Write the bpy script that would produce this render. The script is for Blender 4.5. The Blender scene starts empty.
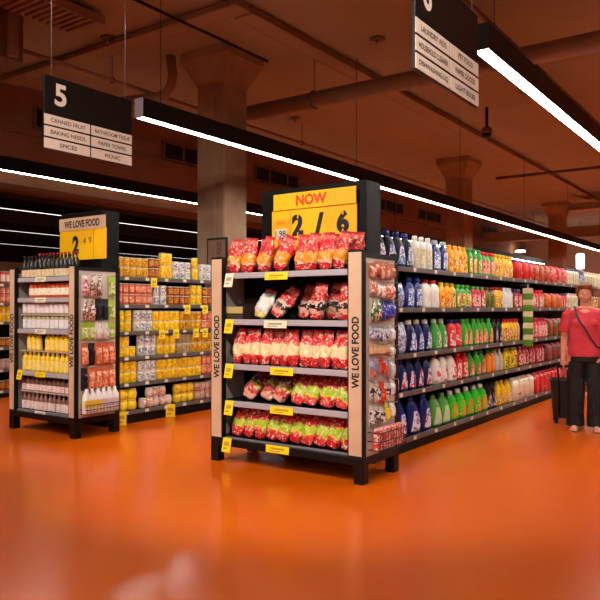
import bpy, math, random
from mathutils import Vector, Matrix, noise
R = math.radians
rnd = random.Random(7)
COL = bpy.context.scene.collection
SC = bpy.context.scene

# ------------------------------------------------------------ camera, world, exposure, lights
cam = bpy.data.objects.new('camera', bpy.data.cameras.new('camera'))
COL.objects.link(cam)
cam.location = (0, 0, 1.42)
cam.rotation_euler = (R(90.65), 0, R(35.3))
cam.data.sensor_width = 36; cam.data.lens = 42.0
cam.data.clip_start = 0.05; cam.data.clip_end = 200
SC.camera = cam
w = bpy.data.worlds.new('world'); SC.world = w; w.use_nodes = True
w.node_tree.nodes['Background'].inputs[0].default_value = (0.02, 0.017, 0.014, 1)
w.node_tree.nodes['Background'].inputs[1].default_value = 0.3
SC.view_settings.view_transform = 'Standard'
SC.view_settings.look = 'None'
SC.view_settings.gamma = 1
SC.view_settings.use_curve_mapping = False
SC.view_settings.exposure = 0.32
STRIP_EMIT = 40.0          # glow of the hanging fluorescent strips

# ------------------------------------------------------------ materials
def lin(c):
    out = []
    for v in c[:3]:
        v /= 255.0
        out.append(v / 12.92 if v <= 0.04045 else ((v + 0.055) / 1.055) ** 2.4)
    return (*out, 1)
MC = {}
def mat(c, rough=0.5, metal=0.0, emit=0.0, spec=0.5, key=''):
    k = ('p', tuple(c), rough, metal, emit, spec, key)
    if k in MC: return MC[k]
    m = bpy.data.materials.new('plain_%d' % len(MC)); m.use_nodes = True
    b = m.node_tree.nodes['Principled BSDF']
    b.inputs['Base Color'].default_value = lin(c)
    b.inputs['Roughness'].default_value = rough
    b.inputs['Metallic'].default_value = metal
    b.inputs['Specular IOR Level'].default_value = spec
    if emit:
        b.inputs['Emission Color'].default_value = lin(c)
        b.inputs['Emission Strength'].default_value = emit
    MC[k] = m
    return m
def ramp_fill(r, stops, interp='LINEAR'):
    cr = r.color_ramp; cr.interpolation = interp
    while len(cr.elements) > 1: cr.elements.remove(cr.elements[-1])
    cr.elements[0].position = stops[0][0]; cr.elements[0].color = lin(stops[0][1])
    for p, c in stops[1:]:
        e = cr.elements.new(p); e.color = lin(c)
def noise_mat(c1, c2, scale=3, rough=0.6, bump=0.0, detail=6, metal=0.0, rough2=None, coord='Object', bscale=None, bdist=0.02):
    k = ('n', tuple(c1), tuple(c2), scale, rough, bump, detail, metal, rough2, coord)
    if k in MC: return MC[k]
    m = bpy.data.materials.new('mottled_%d' % len(MC)); m.use_nodes = True
    nt = m.node_tree; b = nt.nodes['Principled BSDF']
    tc = nt.nodes.new('ShaderNodeTexCoord')
    n = nt.nodes.new('ShaderNodeTexNoise'); n.inputs['Scale'].default_value = scale; n.inputs['Detail'].default_value = detail
    nt.links.new(tc.outputs[coord], n.inputs['Vector'])
    r = nt.nodes.new('ShaderNodeValToRGB'); ramp_fill(r, [(0.3, c1), (0.7, c2)])
    nt.links.new(n.outputs['Fac'], r.inputs[0]); nt.links.new(r.outputs[0], b.inputs['Base Color'])
    b.inputs['Roughness'].default_value = rough; b.inputs['Metallic'].default_value = metal
    if rough2 is not None:
        mr = nt.nodes.new('ShaderNodeMapRange'); mr.inputs[1].default_value = .3; mr.inputs[2].default_value = .7
        mr.inputs[3].default_value = rough; mr.inputs[4].default_value = rough2
        nt.links.new(n.outputs['Fac'], mr.inputs[0]); nt.links.new(mr.outputs[0], b.inputs['Roughness'])
    if bump:
        bp = nt.nodes.new('ShaderNodeBump'); bp.inputs['Strength'].default_value = bump; bp.inputs['Distance'].default_value = bdist
        n2 = nt.nodes.new('ShaderNodeTexNoise'); n2.inputs['Scale'].default_value = bscale or scale * 2
        n2.inputs['Detail'].default_value = 2
        nt.links.new(tc.outputs[coord], n2.inputs['Vector'])
        nt.links.new(n2.outputs['Fac'], bp.inputs['Height']); nt.links.new(bp.outputs[0], b.inputs['Normal'])
    MC[k] = m
    return m
def print_mat(cols, scale=30, rough=0.35, key=''):
    """printed packaging: cells of colour, different on every copy"""
    k = ('pr', tuple(map(tuple, cols)), scale, rough, key)
    if k in MC: return MC[k]
    m = bpy.data.materials.new('print_%d' % len(MC)); m.use_nodes = True
    nt = m.node_tree; b = nt.nodes['Principled BSDF']
    tc = nt.nodes.new('ShaderNodeTexCoord'); oi = nt.nodes.new('ShaderNodeObjectInfo')
    ad = nt.nodes.new('ShaderNodeVectorMath'); ad.operation = 'ADD'
    nt.links.new(tc.outputs['Object'], ad.inputs[0])
    sc = nt.nodes.new('ShaderNodeVectorMath'); sc.operation = 'SCALE'; sc.inputs[3].default_value = 5
    nt.links.new(oi.outputs['Random'], sc.inputs[0]); nt.links.new(sc.outputs[0], ad.inputs[1])
    n = nt.nodes.new('ShaderNodeTexNoise'); n.inputs['Scale'].default_value = scale; n.inputs['Detail'].default_value = 3
    nt.links.new(ad.outputs[0], n.inputs['Vector'])
    r = nt.nodes.new('ShaderNodeValToRGB')
    N = len(cols)
    ramp_fill(r, [(0.36 + 0.28 * i / max(1, N - 1) if i else 0.0, c) for i, c in enumerate(cols)], 'CONSTANT')
    nt.links.new(n.outputs['Fac'], r.inputs[0]); nt.links.new(r.outputs[0], b.inputs['Base Color'])
    b.inputs['Roughness'].default_value = rough
    MC[k] = m
    return m
def bag_mat(stops, h, key=''):
    """crinkled printed plastic bag, bands of colour along its length"""
    k = ('bag', tuple((p, tuple(c)) for p, c in stops), h, key)
    if k in MC: return MC[k]
    m = bpy.data.materials.new('bag_%d' % len(MC)); m.use_nodes = True
    nt = m.node_tree; b = nt.nodes['Principled BSDF']
    tc = nt.nodes.new('ShaderNodeTexCoord'); oi = nt.nodes.new('ShaderNodeObjectInfo')
    sp = nt.nodes.new('ShaderNodeSeparateXYZ'); nt.links.new(tc.outputs['Object'], sp.inputs[0])
    ad = nt.nodes.new('ShaderNodeVectorMath'); ad.operation = 'ADD'
    sc = nt.nodes.new('ShaderNodeVectorMath'); sc.operation = 'SCALE'; sc.inputs[3].default_value = 7
    nt.links.new(oi.outputs['Random'], sc.inputs[0]); nt.links.new(sc.outputs[0], ad.inputs[1])
    nt.links.new(tc.outputs['Object'], ad.inputs[0])
    n = nt.nodes.new('ShaderNodeTexNoise'); n.inputs['Scale'].default_value = 13; n.inputs['Detail'].default_value = 3
    nt.links.new(ad.outputs[0], n.inputs['Vector'])
    ma = nt.nodes.new('ShaderNodeMath'); ma.operation = 'MULTIPLY_ADD'
    ma.inputs[1].default_value = 1.0 / h; nt.links.new(sp.outputs['Z'], ma.inputs[0])
    m2 = nt.nodes.new('ShaderNodeMath'); m2.operation = 'MULTIPLY_ADD'; m2.inputs[1].default_value = .42; m2.inputs[2].default_value = -.21
    nt.links.new(n.outputs['Fac'], m2.inputs[0]); nt.links.new(m2.outputs[0], ma.inputs[2])
    r = nt.nodes.new('ShaderNodeValToRGB'); ramp_fill(r, stops, 'CONSTANT')
    nt.links.new(ma.outputs[0], r.inputs[0])
    # small white print specks
    v = nt.nodes.new('ShaderNodeTexNoise'); v.inputs['Scale'].default_value = 48; v.inputs['Detail'].default_value = 2
    nt.links.new(ad.outputs[0], v.inputs['Vector'])
    gt = nt.nodes.new('ShaderNodeMath'); gt.operation = 'GREATER_THAN'; gt.inputs[1].default_value = .6
    nt.links.new(v.outputs['Fac'], gt.inputs[0])
    mx = nt.nodes.new('ShaderNodeMix'); mx.data_type = 'RGBA'
    nt.links.new(gt.outputs[0], mx.inputs[0]); nt.links.new(r.outputs[0], mx.inputs[6]); mx.inputs[7].default_value = lin((238, 205, 180))
    nt.links.new(mx.outputs[2], b.inputs['Base Color'])
    b.inputs['Roughness'].default_value = .28
    bp = nt.nodes.new('ShaderNodeBump'); bp.inputs['Strength'].default_value = .8; bp.inputs['Distance'].default_value = .012
    n3 = nt.nodes.new('ShaderNodeTexNoise'); n3.inputs['Scale'].default_value = 30; n3.inputs['Detail'].default_value = 2
    n3.inputs['Distortion'].default_value = 1.5
    nt.links.new(ad.outputs[0], n3.inputs['Vector'])
    nt.links.new(n3.outputs['Fac'], bp.inputs['Height']); nt.links.new(bp.outputs[0], b.inputs['Normal'])
    MC[k] = m
    return m

BLACK = mat((11, 10, 10), .45, spec=.3)
BLACKM = mat((13, 12, 12), .6, spec=.25)
STEEL = mat((150, 148, 150), .35, .6)
RAIL = mat((178, 172, 180), .4)
DRAIL = mat((120, 116, 124), .4)
CREAM = noise_mat((205, 170, 140), (220, 186, 155), 4, .55)
YEL = mat((250, 190, 10), .45)
TAG = mat((255, 225, 20), .5)
TAGW = mat((240, 232, 200), .5)
INK = mat((22, 16, 14), .6)
CONC = noise_mat((132, 104, 80), (160, 130, 102), 2.5, .85, .25)
CEIL = noise_mat((138, 124, 108), (146, 131, 114), .9, .9)
PIPE = noise_mat((128, 100, 84), (142, 112, 92), 2, .6)
HEAD = mat((9, 8, 8), .5, spec=.2)
DUCT = noise_mat((92, 66, 54), (108, 80, 64), 3, .6)

# ------------------------------------------------------------ mesh building
class MB:
    def __init__(s): s.v = []; s.f = []; s.mi = []; s.m = 0; s.smooth = []
    def add(s, vs, fs, smooth=False):
        o = len(s.v); s.v += [tuple(v) for v in vs]
        for f in fs: s.f.append([o + i for i in f]); s.mi.append(s.m); s.smooth.append(smooth)
        return s
    def box(s, x0, x1, y0, y1, z0, z1, bev=0.0):
        if bev <= 0:
            vs = [(x, y, z) for z in (z0, z1) for y in (y0, y1) for x in (x0, x1)]
            return s.add(vs, [(0, 2, 3, 1), (4, 5, 7, 6), (0, 1, 5, 4), (2, 6, 7, 3), (0, 4, 6, 2), (1, 3, 7, 5)])
        b = bev
        def ring(z, i):
            return [(x0 + i + b, y0 + i, z), (x1 - i - b, y0 + i, z), (x1 - i, y0 + i + b, z), (x1 - i, y1 - i - b, z),
                    (x1 - i - b, y1 - i, z), (x0 + i + b, y1 - i, z), (x0 + i, y1 - i - b, z), (x0 + i, y0 + i + b, z)]
        rs = [ring(z0, b * .6), ring(z0 + b, 0), ring(z1 - b, 0), ring(z1, b * .6)]
        return s.rings(rs, False)
    def rings(s, rs, smooth=True, caps=True):
        n = len(rs[0]); vs = [p for r in rs for p in r]; fs = []
        for i in range(len(rs) - 1):
            for j in range(n):
                a = i * n + j; b_ = i * n + (j + 1) % n
                fs.append((a, b_, b_ + n, a + n))
        o = len(s.v)
        s.add(vs, fs, smooth)
        if caps:
            s.f.append([o + j for j in range(n)][::-1]); s.mi.append(s.m); s.smooth.append(False)
            s.f.append([o + (len(rs) - 1) * n + j for j in range(n)]); s.mi.append(s.m); s.smooth.append(False)
        return s
    def tube(s, pts, rad, n=8, caps=True):
        pts = [Vector(p) for p in pts]
        if not hasattr(rad, '__len__'): rad = [rad] * len(pts)
        rs = []; up = None
        for i, p in enumerate(pts):
            d = (pts[min(i + 1, len(pts) - 1)] - pts[max(i - 1, 0)]).normalized()
            if up is None:
                up = Vector((0, 0, 1)) if abs(d.z) < .9 else Vector((0, 1, 0))
            a = d.cross(up).normalized(); up2 = a.cross(d).normalized(); up = up2
            rs.append([tuple(p + (a * math.cos(t) + up2 * math.sin(t)) * rad[i]) for t in [2 * math.pi * j / n for j in range(n)]])
        return s.rings(rs, True, caps)
    def ell(s, c, r, nu=14, nv=9):
        rs = []
        for i in range(nv + 1):
            ph = -math.pi / 2 + math.pi * (i + .001) / (nv + .002)
            rs.append([(c[0] + r[0] * math.cos(ph) * math.cos(t), c[1] + r[1] * math.cos(ph) * math.sin(t), c[2] + r[2] * math.sin(ph))
                       for t in [2 * math.pi * j / nu for j in range(nu)]])
        return s.rings(rs, True)
    def mesh(s, name, *mats):
        me = bpy.data.meshes.new(name); me.from_pydata(s.v, [], s.f)
        for m in mats: me.materials.append(m)
        me.polygons.foreach_set('material_index', s.mi); me.polygons.foreach_set('use_smooth', s.smooth)
        me.update()
        return me
    def obj(s, name, *mats, parent=None):
        return link(name, s.mesh(name, *mats), parent)
def link(name, data, parent=None):
    o = bpy.data.objects.new(name, data); COL.objects.link(o)
    if parent: o.parent = parent
    return o
def tag(o, label, cat=None, group=None, kind=None):
    if label: o['label'] = label
    if cat: o['category'] = cat
    if group: o['group'] = group
    if kind: o['kind'] = kind
    return o
def struct(name, mb, *m, label=None):
    o = mb.obj(name, *m); o['kind'] = 'structure'
    if label: o['label'] = label
    return o
def empty(name, loc, label, cat, group=None, rz=0):
    o = link(name, None); o.location = loc; o.rotation_euler = (0, 0, rz); o.empty_display_size = .1
    return tag(o, label, cat, group)
def part(name, mb, m, parent, loc=None, label=None):
    o = mb.obj(name, *(m if isinstance(m, (list, tuple)) else [m]), parent=parent)
    if loc: o.location = loc
    if label: o['label'] = label
    return o

# text as mesh: fits height (and width) around centre, lying in plane (u right, v up)
def text(name, body, c, u, v, height, m, parent, width=None, bold=0.0, depth=.002, spacing=1.0):
    cu = bpy.data.curves.new('t', 'FONT'); cu.body = body; cu.size = 1; cu.extrude = 0; cu.offset = bold
    cu.space_character = spacing; cu.resolution_u = 4
    t = bpy.data.objects.new('t', cu); COL.objects.link(t)
    bpy.context.view_layer.update()
    dg = bpy.context.evaluated_depsgraph_get()
    me = bpy.data.meshes.new_from_object(t.evaluated_get(dg))
    bpy.data.objects.remove(t)
    xs = [p.co.x for p in me.vertices]; ys = [p.co.y for p in me.vertices]
    cx, cy = (min(xs) + max(xs)) / 2, (min(ys) + max(ys)) / 2
    k = height / (max(ys) - min(ys)); kx = k if width is None else width / (max(xs) - min(xs))
    u = Vector(u).normalized(); v = Vector(v).normalized(); n = u.cross(v); c = Vector(c)
    for p in me.vertices:
        p.co = c + u * ((p.co.x - cx) * kx) + v * ((p.co.y - cy) * k) + n * depth
    me.materials.clear(); me.materials.append(m); me.name = name
    return link(name, me, parent)

ORD = ['first', 'second', 'third', 'fourth', 'fifth', 'sixth', 'seventh', 'eighth', 'ninth', 'tenth', 'eleventh', 'twelfth',
       'thirteenth', 'fourteenth', 'fifteenth', 'sixteenth', 'seventeenth', 'eighteenth', 'nineteenth', 'twentieth']
def ordn(i):
    if i < 20: return ORD[i]
    tens = {2: 'twenty', 3: 'thirty', 4: 'forty'}[(i + 1) // 10]
    return tens + '-' + ORD[(i + 1) % 10 - 1] if (i + 1) % 10 else tens[:-1] + 'ieth'

# ------------------------------------------------------------ room shell
fl = MB().box(-22, 9, -7, 36, -.1, 0)
FLOOR = noise_mat((224, 98, 10), (216, 92, 7), .5, .18, .12, 1, rough2=.22, bscale=1.3, bdist=.01)
FLOOR.node_tree.nodes['Principled BSDF'].inputs['Specular IOR Level'].default_value = .3
struct('floor', fl, FLOOR, label='glossy poured orange floor')
struct('ceiling', MB().box(-22, 9, -7, 36, 5.3, 5.5), CEIL, label='brown concrete ceiling')
struct('wall_back', MB().box(-22, 9, 35, 35.2, 0, 5.3), noise_mat((150, 104, 82), (160, 112, 88), 1, .8))
struct('wall_right', MB().box(9, 9.2, -7, 35, 0, 5.3), noise_mat((90, 70, 60), (98, 76, 66), 1, .8))
struct('wall_front', MB().box(-22, 9, -7.2, -7, 0, 5.3), noise_mat((90, 70, 60), (98, 76, 66), 1, .8))
wl = MB(); wl.box(-22.2, -22, -7, 35, 0, 3.0); wl.m = 1; wl.box(-22.2, -22, -7, 35, 3.0, 5.3)
struct('wall_left', wl, mat((205, 200, 190), .7), mat((30, 24, 22), .8))
# bulkhead running beside the aisles, dark lowered ceiling beyond it
bh = MB(); bh.box(-11.25, -11.0, -3, 35, 3.8, 5.3); bh.box(-11.12, -10.92, -3, 35, 3.42, 3.54); bh.box(-11.0, -10.94, -3, 35, 4.45, 4.55)
bh.m = 1; bh.box(-11.3, -11.02, -3, 35, 3.54, 3.8)
struct('wall_bulkhead', bh, noise_mat((118, 78, 56), (132, 88, 64), 1.3, .85), noise_mat((190, 165, 130), (214, 188, 150), 2.2, .8))
struct('ceiling_lowered', MB().box(-22, -11.3, -3, 35, 3.8, 3.9), mat((20, 17, 16), .8), label='dark lowered ceiling panel')
for i in range(3):
    x, y = -7.2, 8.1 + 9.3 * i
    c = MB(); c.box(x - .27, x + .27, y - .27, y + .27, 0, 4.85, .02)
    def sq(h, z): return [(x - h, y - h, z), (x + h, y - h, z), (x + h, y + h, z), (x - h, y + h, z)]
    c.rings([sq(.27, 4.78), sq(.29, 4.84), sq(.45, 5.17), sq(.45, 5.298)], False)
    c.box(x - .24, x + .1, y - .30, y - .27, 0, 4.8)
    struct('column', c, CONC, label='square concrete column with flared capital')

# dark louvred openings in the bulkhead
for i in range(9):
    y = 5.2 + i * 3.1
    e = empty('ventilation_grille', (-10.99, y, 4.8), 'dark ventilation opening high in the brown bulkhead, %s from the near end' % ordn(i), 'vent', 'vents along the bulkhead')
    g = MB(); g.box(-.01, .03, -.95, .95, -.2, -.16); g.box(-.01, .03, -.95, .95, .16, .2); g.box(-.01, .03, -.95, -.9, -.16, .16); g.box(-.01, .03, .9, .95, -.16, .16)
    part('frame', g, DUCT, e)
    part('backing', MB().box(-.005, .0, -.9, .9, -.16, .16), BLACKM, e)
    for a_, b_ in ((-.36, -.3), (.42, .46)): part('divider', MB().box(0, .02, a_, b_, -.16, .16), DUCT, e)

# ------------------------------------------------------------ ceiling services
def pipe(name, pts, r, m, label, cat='pipe', hang=(), n=12, group=None):
    e = empty(name, pts[0], label, cat, group)
    o = Vector(pts[0])
    part('pipe_run', MB().tube([Vector(p) - o for p in pts], r, n), m, e)
    for h in hang:
        hv = Vector(h) - o
        b = MB(); b.tube([hv + Vector((math.cos(a) * (r + .012), 0, math.sin(a) * (r + .012))) if abs(pts[-1][1] - pts[0][1]) > abs(pts[-1][0] - pts[0][0]) else hv + Vector((0, math.cos(a) * (r + .012), math.sin(a) * (r + .012))) for a in [2 * math.pi * k / 12 for k in range(13)]], .014, 6)
        b.tube([hv + Vector((0, 0, r)), Vector((hv.x, hv.y, 5.3 - o.z))], .008, 5)
        part('hanger', b, DUCT, e)
    return e
pipe('ceiling_pipe', [(-7.4, 9.0, 4.66), (8.9, 9.0, 4.66)], .125, PIPE, 'thick insulated pipe crossing the ceiling beyond the two hanging signs', hang=[(-6.1, 9, 4.66), (-3.8, 9, 4.66), (-1.5, 9, 4.66)])
pipe('drain_pipe', [(-9.2, 7.62, 4.82), (-8.2, 7.62, 4.72), (-7.95, 7.62, 4.73), (-7.83, 7.62, 4.84), (-7.79, 7.62, 5.0), (-7.84, 7.62, 5.3)], .075, PIPE, 'bent drain pipe rising into the ceiling beside the nearest concrete column')
pipe('thin_pipe', [(-8.45, 5.3, 4.88), (-8.45, 34.8, 4.88)], .03, PIPE, 'thin long pipe under the ceiling passing behind the aisle 5 sign', hang=[(-8.45, 7.0, 4.88), (-8.45, 12.0, 4.88)], n=8)
pipe('thin_pipe', [(-6.55, 4.5, 5.18), (-6.55, 8.4, 5.18)], .02, BLACKM, 'thin dark conduit on the ceiling left of the flat duct', n=6)
pipe('sprinkler_pipe', [(-6.7, 18.8, 4.98), (8.9, 18.8, 4.98)], .04, DUCT, 'thin crossing sprinkler pipe, seen beyond the security camera', hang=[(-3, 18.8, 4.98), (0.5, 18.8, 4.98)], n=8)
pipe('sprinkler_pipe', [(-3.2, 1.5, 5.1), (-3.2, 34, 5.1)], .03, DUCT, 'thin pipe running lengthwise above the detergent aisle', n=8)
def duct(x0, x1, y0, y1, z0, z1, label, m=None, name='cable_duct'):
    e = empty(name, ((x0 + x1) / 2, (y0 + y1) / 2, z0), label, 'duct')
    a, b_, h = (x1 - x0) / 2, (y1 - y0) / 2, z1 - z0
    m = m or noise_mat((136, 114, 94), (146, 122, 100), 2, .85)
    part('trough', MB().box(-a, a, -b_, b_, 0, h, .01), m, e)
    l = MB()
    if b_ > a: l.box(-a - .03, -a, -b_, b_, 0, .05); l.box(a, a + .03, -b_, b_, 0, .05)
    else: l.box(-a, a, -b_ - .03, -b_, 0, .05); l.box(-a, a, b_, b_ + .03, 0, .05)
    part('flange', l, PIPE, e)
    for k in range(5):
        q = (k + .5) * max(a, b_) * .4 - max(a, b_); x, y = (0, q) if b_ > a else (q, 0)
        part('hanger', MB().box(x - .01, x + .01, y - .01, y + .01, h, 5.298 - z0), BLACKM, e)
    return e
duct(-5.9, -5.65, 6.9, 34.5, 5.17, 5.29, 'flat brown duct running lengthwise across the ceiling centre')
duct(-10.8, -5.65, 6.62, 6.87, 5.19, 5.29, 'short flat duct branching left from the lengthwise ceiling duct')
duct(-6.3, 8.8, 24.6, 25.4, 4.72, 4.95, 'wide dark duct crossing the far ceiling beyond the second column')
duct(-10.7, 8.8, 28.6, 29.2, 4.2, 4.6, 'farthest crossing duct near the back wall')
duct(-2.1, 8.8, 4.6, 5.1, 4.95, 5.2, 'broad duct at upper right above the second light strip')
# ribbed air duct at upper left
e = empty('ribbed_air_duct', (-8.05, 2.2, 4.55), 'ribbed metal air duct hanging at the upper left of the ceiling', 'duct')
part('casing', MB().box(-1.3, 0, -2.2, 3.05, 0, .62, .02), DUCT, e)
for k in range(13):
    part('rib', MB().box(0, .05, -2.0 + k * .4, -1.85 + k * .4, .03, .6, .01), PIPE, e)
e = empty('ribbed_deck', (-7.7, 4.2, 5.12), 'ribbed metal deck strip under the ceiling at upper left', 'metal deck')
part('sheet', MB().box(-.3, .35, -2.4, 1.75, .06, .12), DUCT, e)
for k in range(40):
    part('rib', MB().box(-.3, .36, -2.38 + k * .103, -2.33 + k * .103, .01, .06, .006), PIPE, e)
part('edge_strip', MB().box(.35, .37, -2.4, 1.75, -.01, .1), PIPE, e)
for i, (x, y, lab) in enumerate([(-4.88, 8.82, 'nearest the thick ceiling pipe at centre'), (-8.3, 11.55, 'just left of the thick pipe beyond the column'), (-8.02, 6.56, 'above the aisle 5 sign'),
                                 (-3.9, 12.5, 'beyond the thick pipe over the detergent aisle'), (-2.2, 14.6, 'far right over the shopper'), (-1.9, 10.6, 'right of the security camera')]):
    e = empty('ceiling_sprinkler', (x, y, 5.3), 'small round ceiling sprinkler ' + lab, 'sprinkler', 'ceiling sprinklers')
    part('plate', MB().tube([(0, 0, 0), (0, 0, -.02), (0, 0, -.035)], [.1, .11, .05], 16), DUCT, e)
    part('nozzle', MB().tube([(0, 0, -.03), (0, 0, -.09)], [.02, .035], 8), PIPE, e)
e = empty('security_camera', (-4.85, 13.1, 5.3), 'small dark security camera on a drop pole from the ceiling', 'camera')
part('pole', MB().tube([(0, 0, 0), (0, 0, -.4)], .03, 8), BLACKM, e)
part('housing', MB().tube([(0, 0, -.38), (0, 0, -.42), (0, 0, -.52)], [.06, .1, .1], 14), DUCT, e)
part('dome', MB().ell((0, 0, -.53), (.085, .085, .08)), mat((14, 12, 14), .1), e)

# ------------------------------------------------------------ hanging strip lights
GLOW = bpy.data.materials.new('strip_glow'); GLOW.use_nodes = True
_b = GLOW.node_tree.nodes['Principled BSDF']
_b.inputs['Base Color'].default_value = (.8, .8, .8, 1); _b.inputs['Emission Color'].default_value = (1.0, .95, .87, 1)
_b.inputs['Emission Strength'].default_value = STRIP_EMIT
UPG = mat((255, 222, 194), .5, 0, 2.3)  # added upward glow above the aisle strips, lifts the ceiling brightness
UPF = mat((255, 222, 194), .5, 0, 13.0)  # stronger added upward glow, used on the front strips
def strip(x, y0, y1, label, clips=True, z=3.39, top=1.905, dw=.052, glow=None):
    e = empty('strip_light', (x, y0, z), label, 'light', 'hanging strip lights')
    UP = top > 1
    L = y1 - y0
    h = MB(); h.box(-.062, -.054, 0, L, 0, .2); h.box(.054, .062, 0, L, 0, .2); h.box(-.055, .055, 0, L, .16, .17); h.box(-.055, .055, 0, .01, .0, .2)
    if dw < .05: h.box(-.054, -dw, 0, L, .004, .012); h.box(dw, .054, 0, L, .004, .012)
    part('housing', h, BLACK, e)
    part('end_cap', MB().box(-.062, .062, -.006, 0, 0, .2), mat((150, 146, 156), .35) if x < -4 else BLACK, e)
    part('diffuser', MB().box(-dw, dw, .0, L, .004, .012), glow or GLOW, e, label='glowing white diffuser')
    if UP: part('added_uplight', MB().box(-.045, .045, .02, L - .02, .17, .174), UPG if y0 > 0 else UPF, e)  # unseen glowing sheet added on the housing top to light the ceiling
    k = 0; y = 1.5
    while y < L and clips and k < 14:
        part('joint_clip', MB().box(-dw, dw, y, y + .02, .002, .004), mat((150, 146, 140), .5), e); y += 1.15 if k % 2 else 1.0; k += 1
    k = 0; y = .3
    while y < L:
        part('suspension_wire', MB().tube([(0, y, .17), (0, y, top)], .004, 5), BLACKM, e); y += 4.1
    return e
strip(1.65, 5.14, 32, 'strip light out of view to the right', False)
strip(-1.95, 5.14, 32, 'black strip light at upper right, nearest and widest in view')
strip(-5.53, 4.93, 32, 'long black strip light with a pale end cap beside the aisle 5 sign')
strip(-9.25, 5.1, 32, 'long strip light passing just below the aisle 5 sign', False, dw=.042)
GLOWF = GLOW.copy(); GLOWF.node_tree.nodes['Principled BSDF'].inputs['Emission Strength'].default_value = STRIP_EMIT * .9
GLOWD = GLOW.copy(); GLOWD.node_tree.nodes['Principled BSDF'].inputs['Emission Strength'].default_value = 2.2
strip(-12.8, 4.6, 32, 'strip light second below the aisle 5 sign, behind the left yellow sign', False, top=.408, dw=.032, glow=GLOWD)
strip(-16.4, 4.6, 32, 'strip light third below the aisle 5 sign under dark ceiling', False, top=.408, dw=.03, glow=GLOWD)
strip(-19.9, 4.6, 32, 'farthest left strip light, lowest of the rows', False, top=.408, dw=.028, glow=GLOWD)
# unseen strips and spots added over the front area to brighten displays and ceiling
for i, x in enumerate((-9.0, -5.5, -1.95, 1.65, 5.2)):
    strip(x, -6.5, .8, 'added unseen strip light over the open front area, %s from the left' % ORD[i], False, glow=GLOWF)
def added_spot(loc, aim, watts, size, label):  # lamp added out of view to brighten display fronts and signs
    e = empty('added_spotlight', loc, label, 'light', 'added unseen spotlights over the front area')
    d = (Vector(aim) - Vector(loc)).normalized()
    part('lamp_head', MB().tube([-d * .12, -d * .02, d * .04], [.04, .06, .065], 14), BLACK, e)
    part('stem', MB().tube([-d * .08, (-d.x * .08, -d.y * .08, 5.295 - loc[2])], .012, 6), BLACK, e)
    ld = bpy.data.lights.new('spot_beam', 'SPOT'); ld.energy = watts; ld.spot_size = R(size); ld.spot_blend = .6; ld.shadow_soft_size = .06; ld.color = (1, .93, .82)
    lo = link('spot_beam', ld, e); lo.location = d * .06; lo.rotation_euler = d.to_track_quat('-Z', 'Y').to_euler()
added_spot((-4.2, 1.6, 4.4), (-3.7, 4.9, .9), 330, 60, 'added unseen spotlight aimed at the central display from the front left')
added_spot((-2.0, 1.4, 4.4), (-3.4, 4.9, 1.0), 300, 60, 'added unseen spotlight aimed at the central display from the front right')
added_spot((-6.9, 1.4, 4.4), (-7.0, 4.8, 1.0), 400, 60, 'added unseen spotlight aimed at the left display')
added_spot((-.2, 2.2, 4.2), (-1.8, 4.2, 3.1), 260, 60, 'added unseen spotlight aimed at the upper right hanging sign')
added_spot((-2.6, 2.0, 4.2), (-5.4, 4.2, 3.1), 300, 50, 'added unseen spotlight aimed at the left hanging sign')

# lamps at the far end
e = empty('pendant_lamp', (-7.9, 33, 3.2), 'bright white cylindrical pendant lamp at the far end, above the shopper', 'lamp')
part('lamp_shade', MB().tube([(0, 0, 0), (0, 0, .04), (0, 0, .62), (0, 0, .66)], [.15, .17, .17, .1], 16), mat((255, 246, 230), .4, 0, 14), e, label='glowing white shade')
part('cord', MB().tube([(0, 0, .66), (0, 0, 2.1)], .01, 5), BLACKM, e)
e = empty('spot_lamp', (-10.6, 33, 4.1), 'small bright spot lamp at the far end, left of the pendant lamp', 'lamp')
part('lamp_head', MB().tube([(0, 0, .14), (0, 0, 0)], [.09, .2], 14), BLACKM, e)
part('bulb', MB().ell((0, 0, 0), (.24, .24, .06)), mat((255, 246, 230), .4, 0, 16), e)
part('rod', MB().tube([(0, 0, .14), (0, 0, 1.2)], .01, 5), BLACKM, e)

# ------------------------------------------------------------ hanging aisle signs
WHT = noise_mat((222, 205, 190), (232, 214, 198), 5, .5)
def aisle_sign(x, y0, num, words, label, first_z=2.83):
    e = empty('aisle_sign', (x, y0, first_z), label, 'sign', 'hanging aisle signs')
    part('board', MB().box(-.012, .012, 0, 1.0, .0, .655, .003), mat((13, 11, 11), .45), e)
    text('number', num, (.012, .17, .50), (0, 1, 0), (0, 0, 1), .2, WHT, e, bold=.03, depth=.002, width=.125)
    for i in range(6):
        r, c = i % 3, i // 3
        y = .0 + .505 * c; z = .0 + (2 - r) * .106 + .004
        pl = part('direction_plate', MB().box(.012, .018, y, y + .49, z, z + .09, .001), WHT, e)
        ws = words[i]
        text('lettering', ws, (.018, y + .25, z + .045), (0, 1, 0), (0, 0, 1), .037, INK, pl, width=min(.42, .031 * len(ws)), bold=.01)
    for y in (.08, .92):
        part('suspension_wire', MB().tube([(0, y, .65), (0, y, 5.3 - first_z)], .004, 5), STEEL, e)
    return e
aisle_sign(-5.4, 3.71, '5', ['CANNED FRUIT', 'BAKING NEEDS', 'SPICES', 'BATHROOM TISSUE', 'PAPER TOWEL', 'PICNIC'], 'black hanging aisle sign with a large 5 and six white direction plates')
aisle_sign(-1.83, 3.74, '6', ['LAUNDRY AIDS', 'HOUSEHOLD CLEANER', 'DISHWASHING LIQ', 'PET FOOD', 'PAPER GOODS', 'LIGHT BULBS'], 'black hanging aisle sign at the top edge beside the widest strip light')

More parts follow.
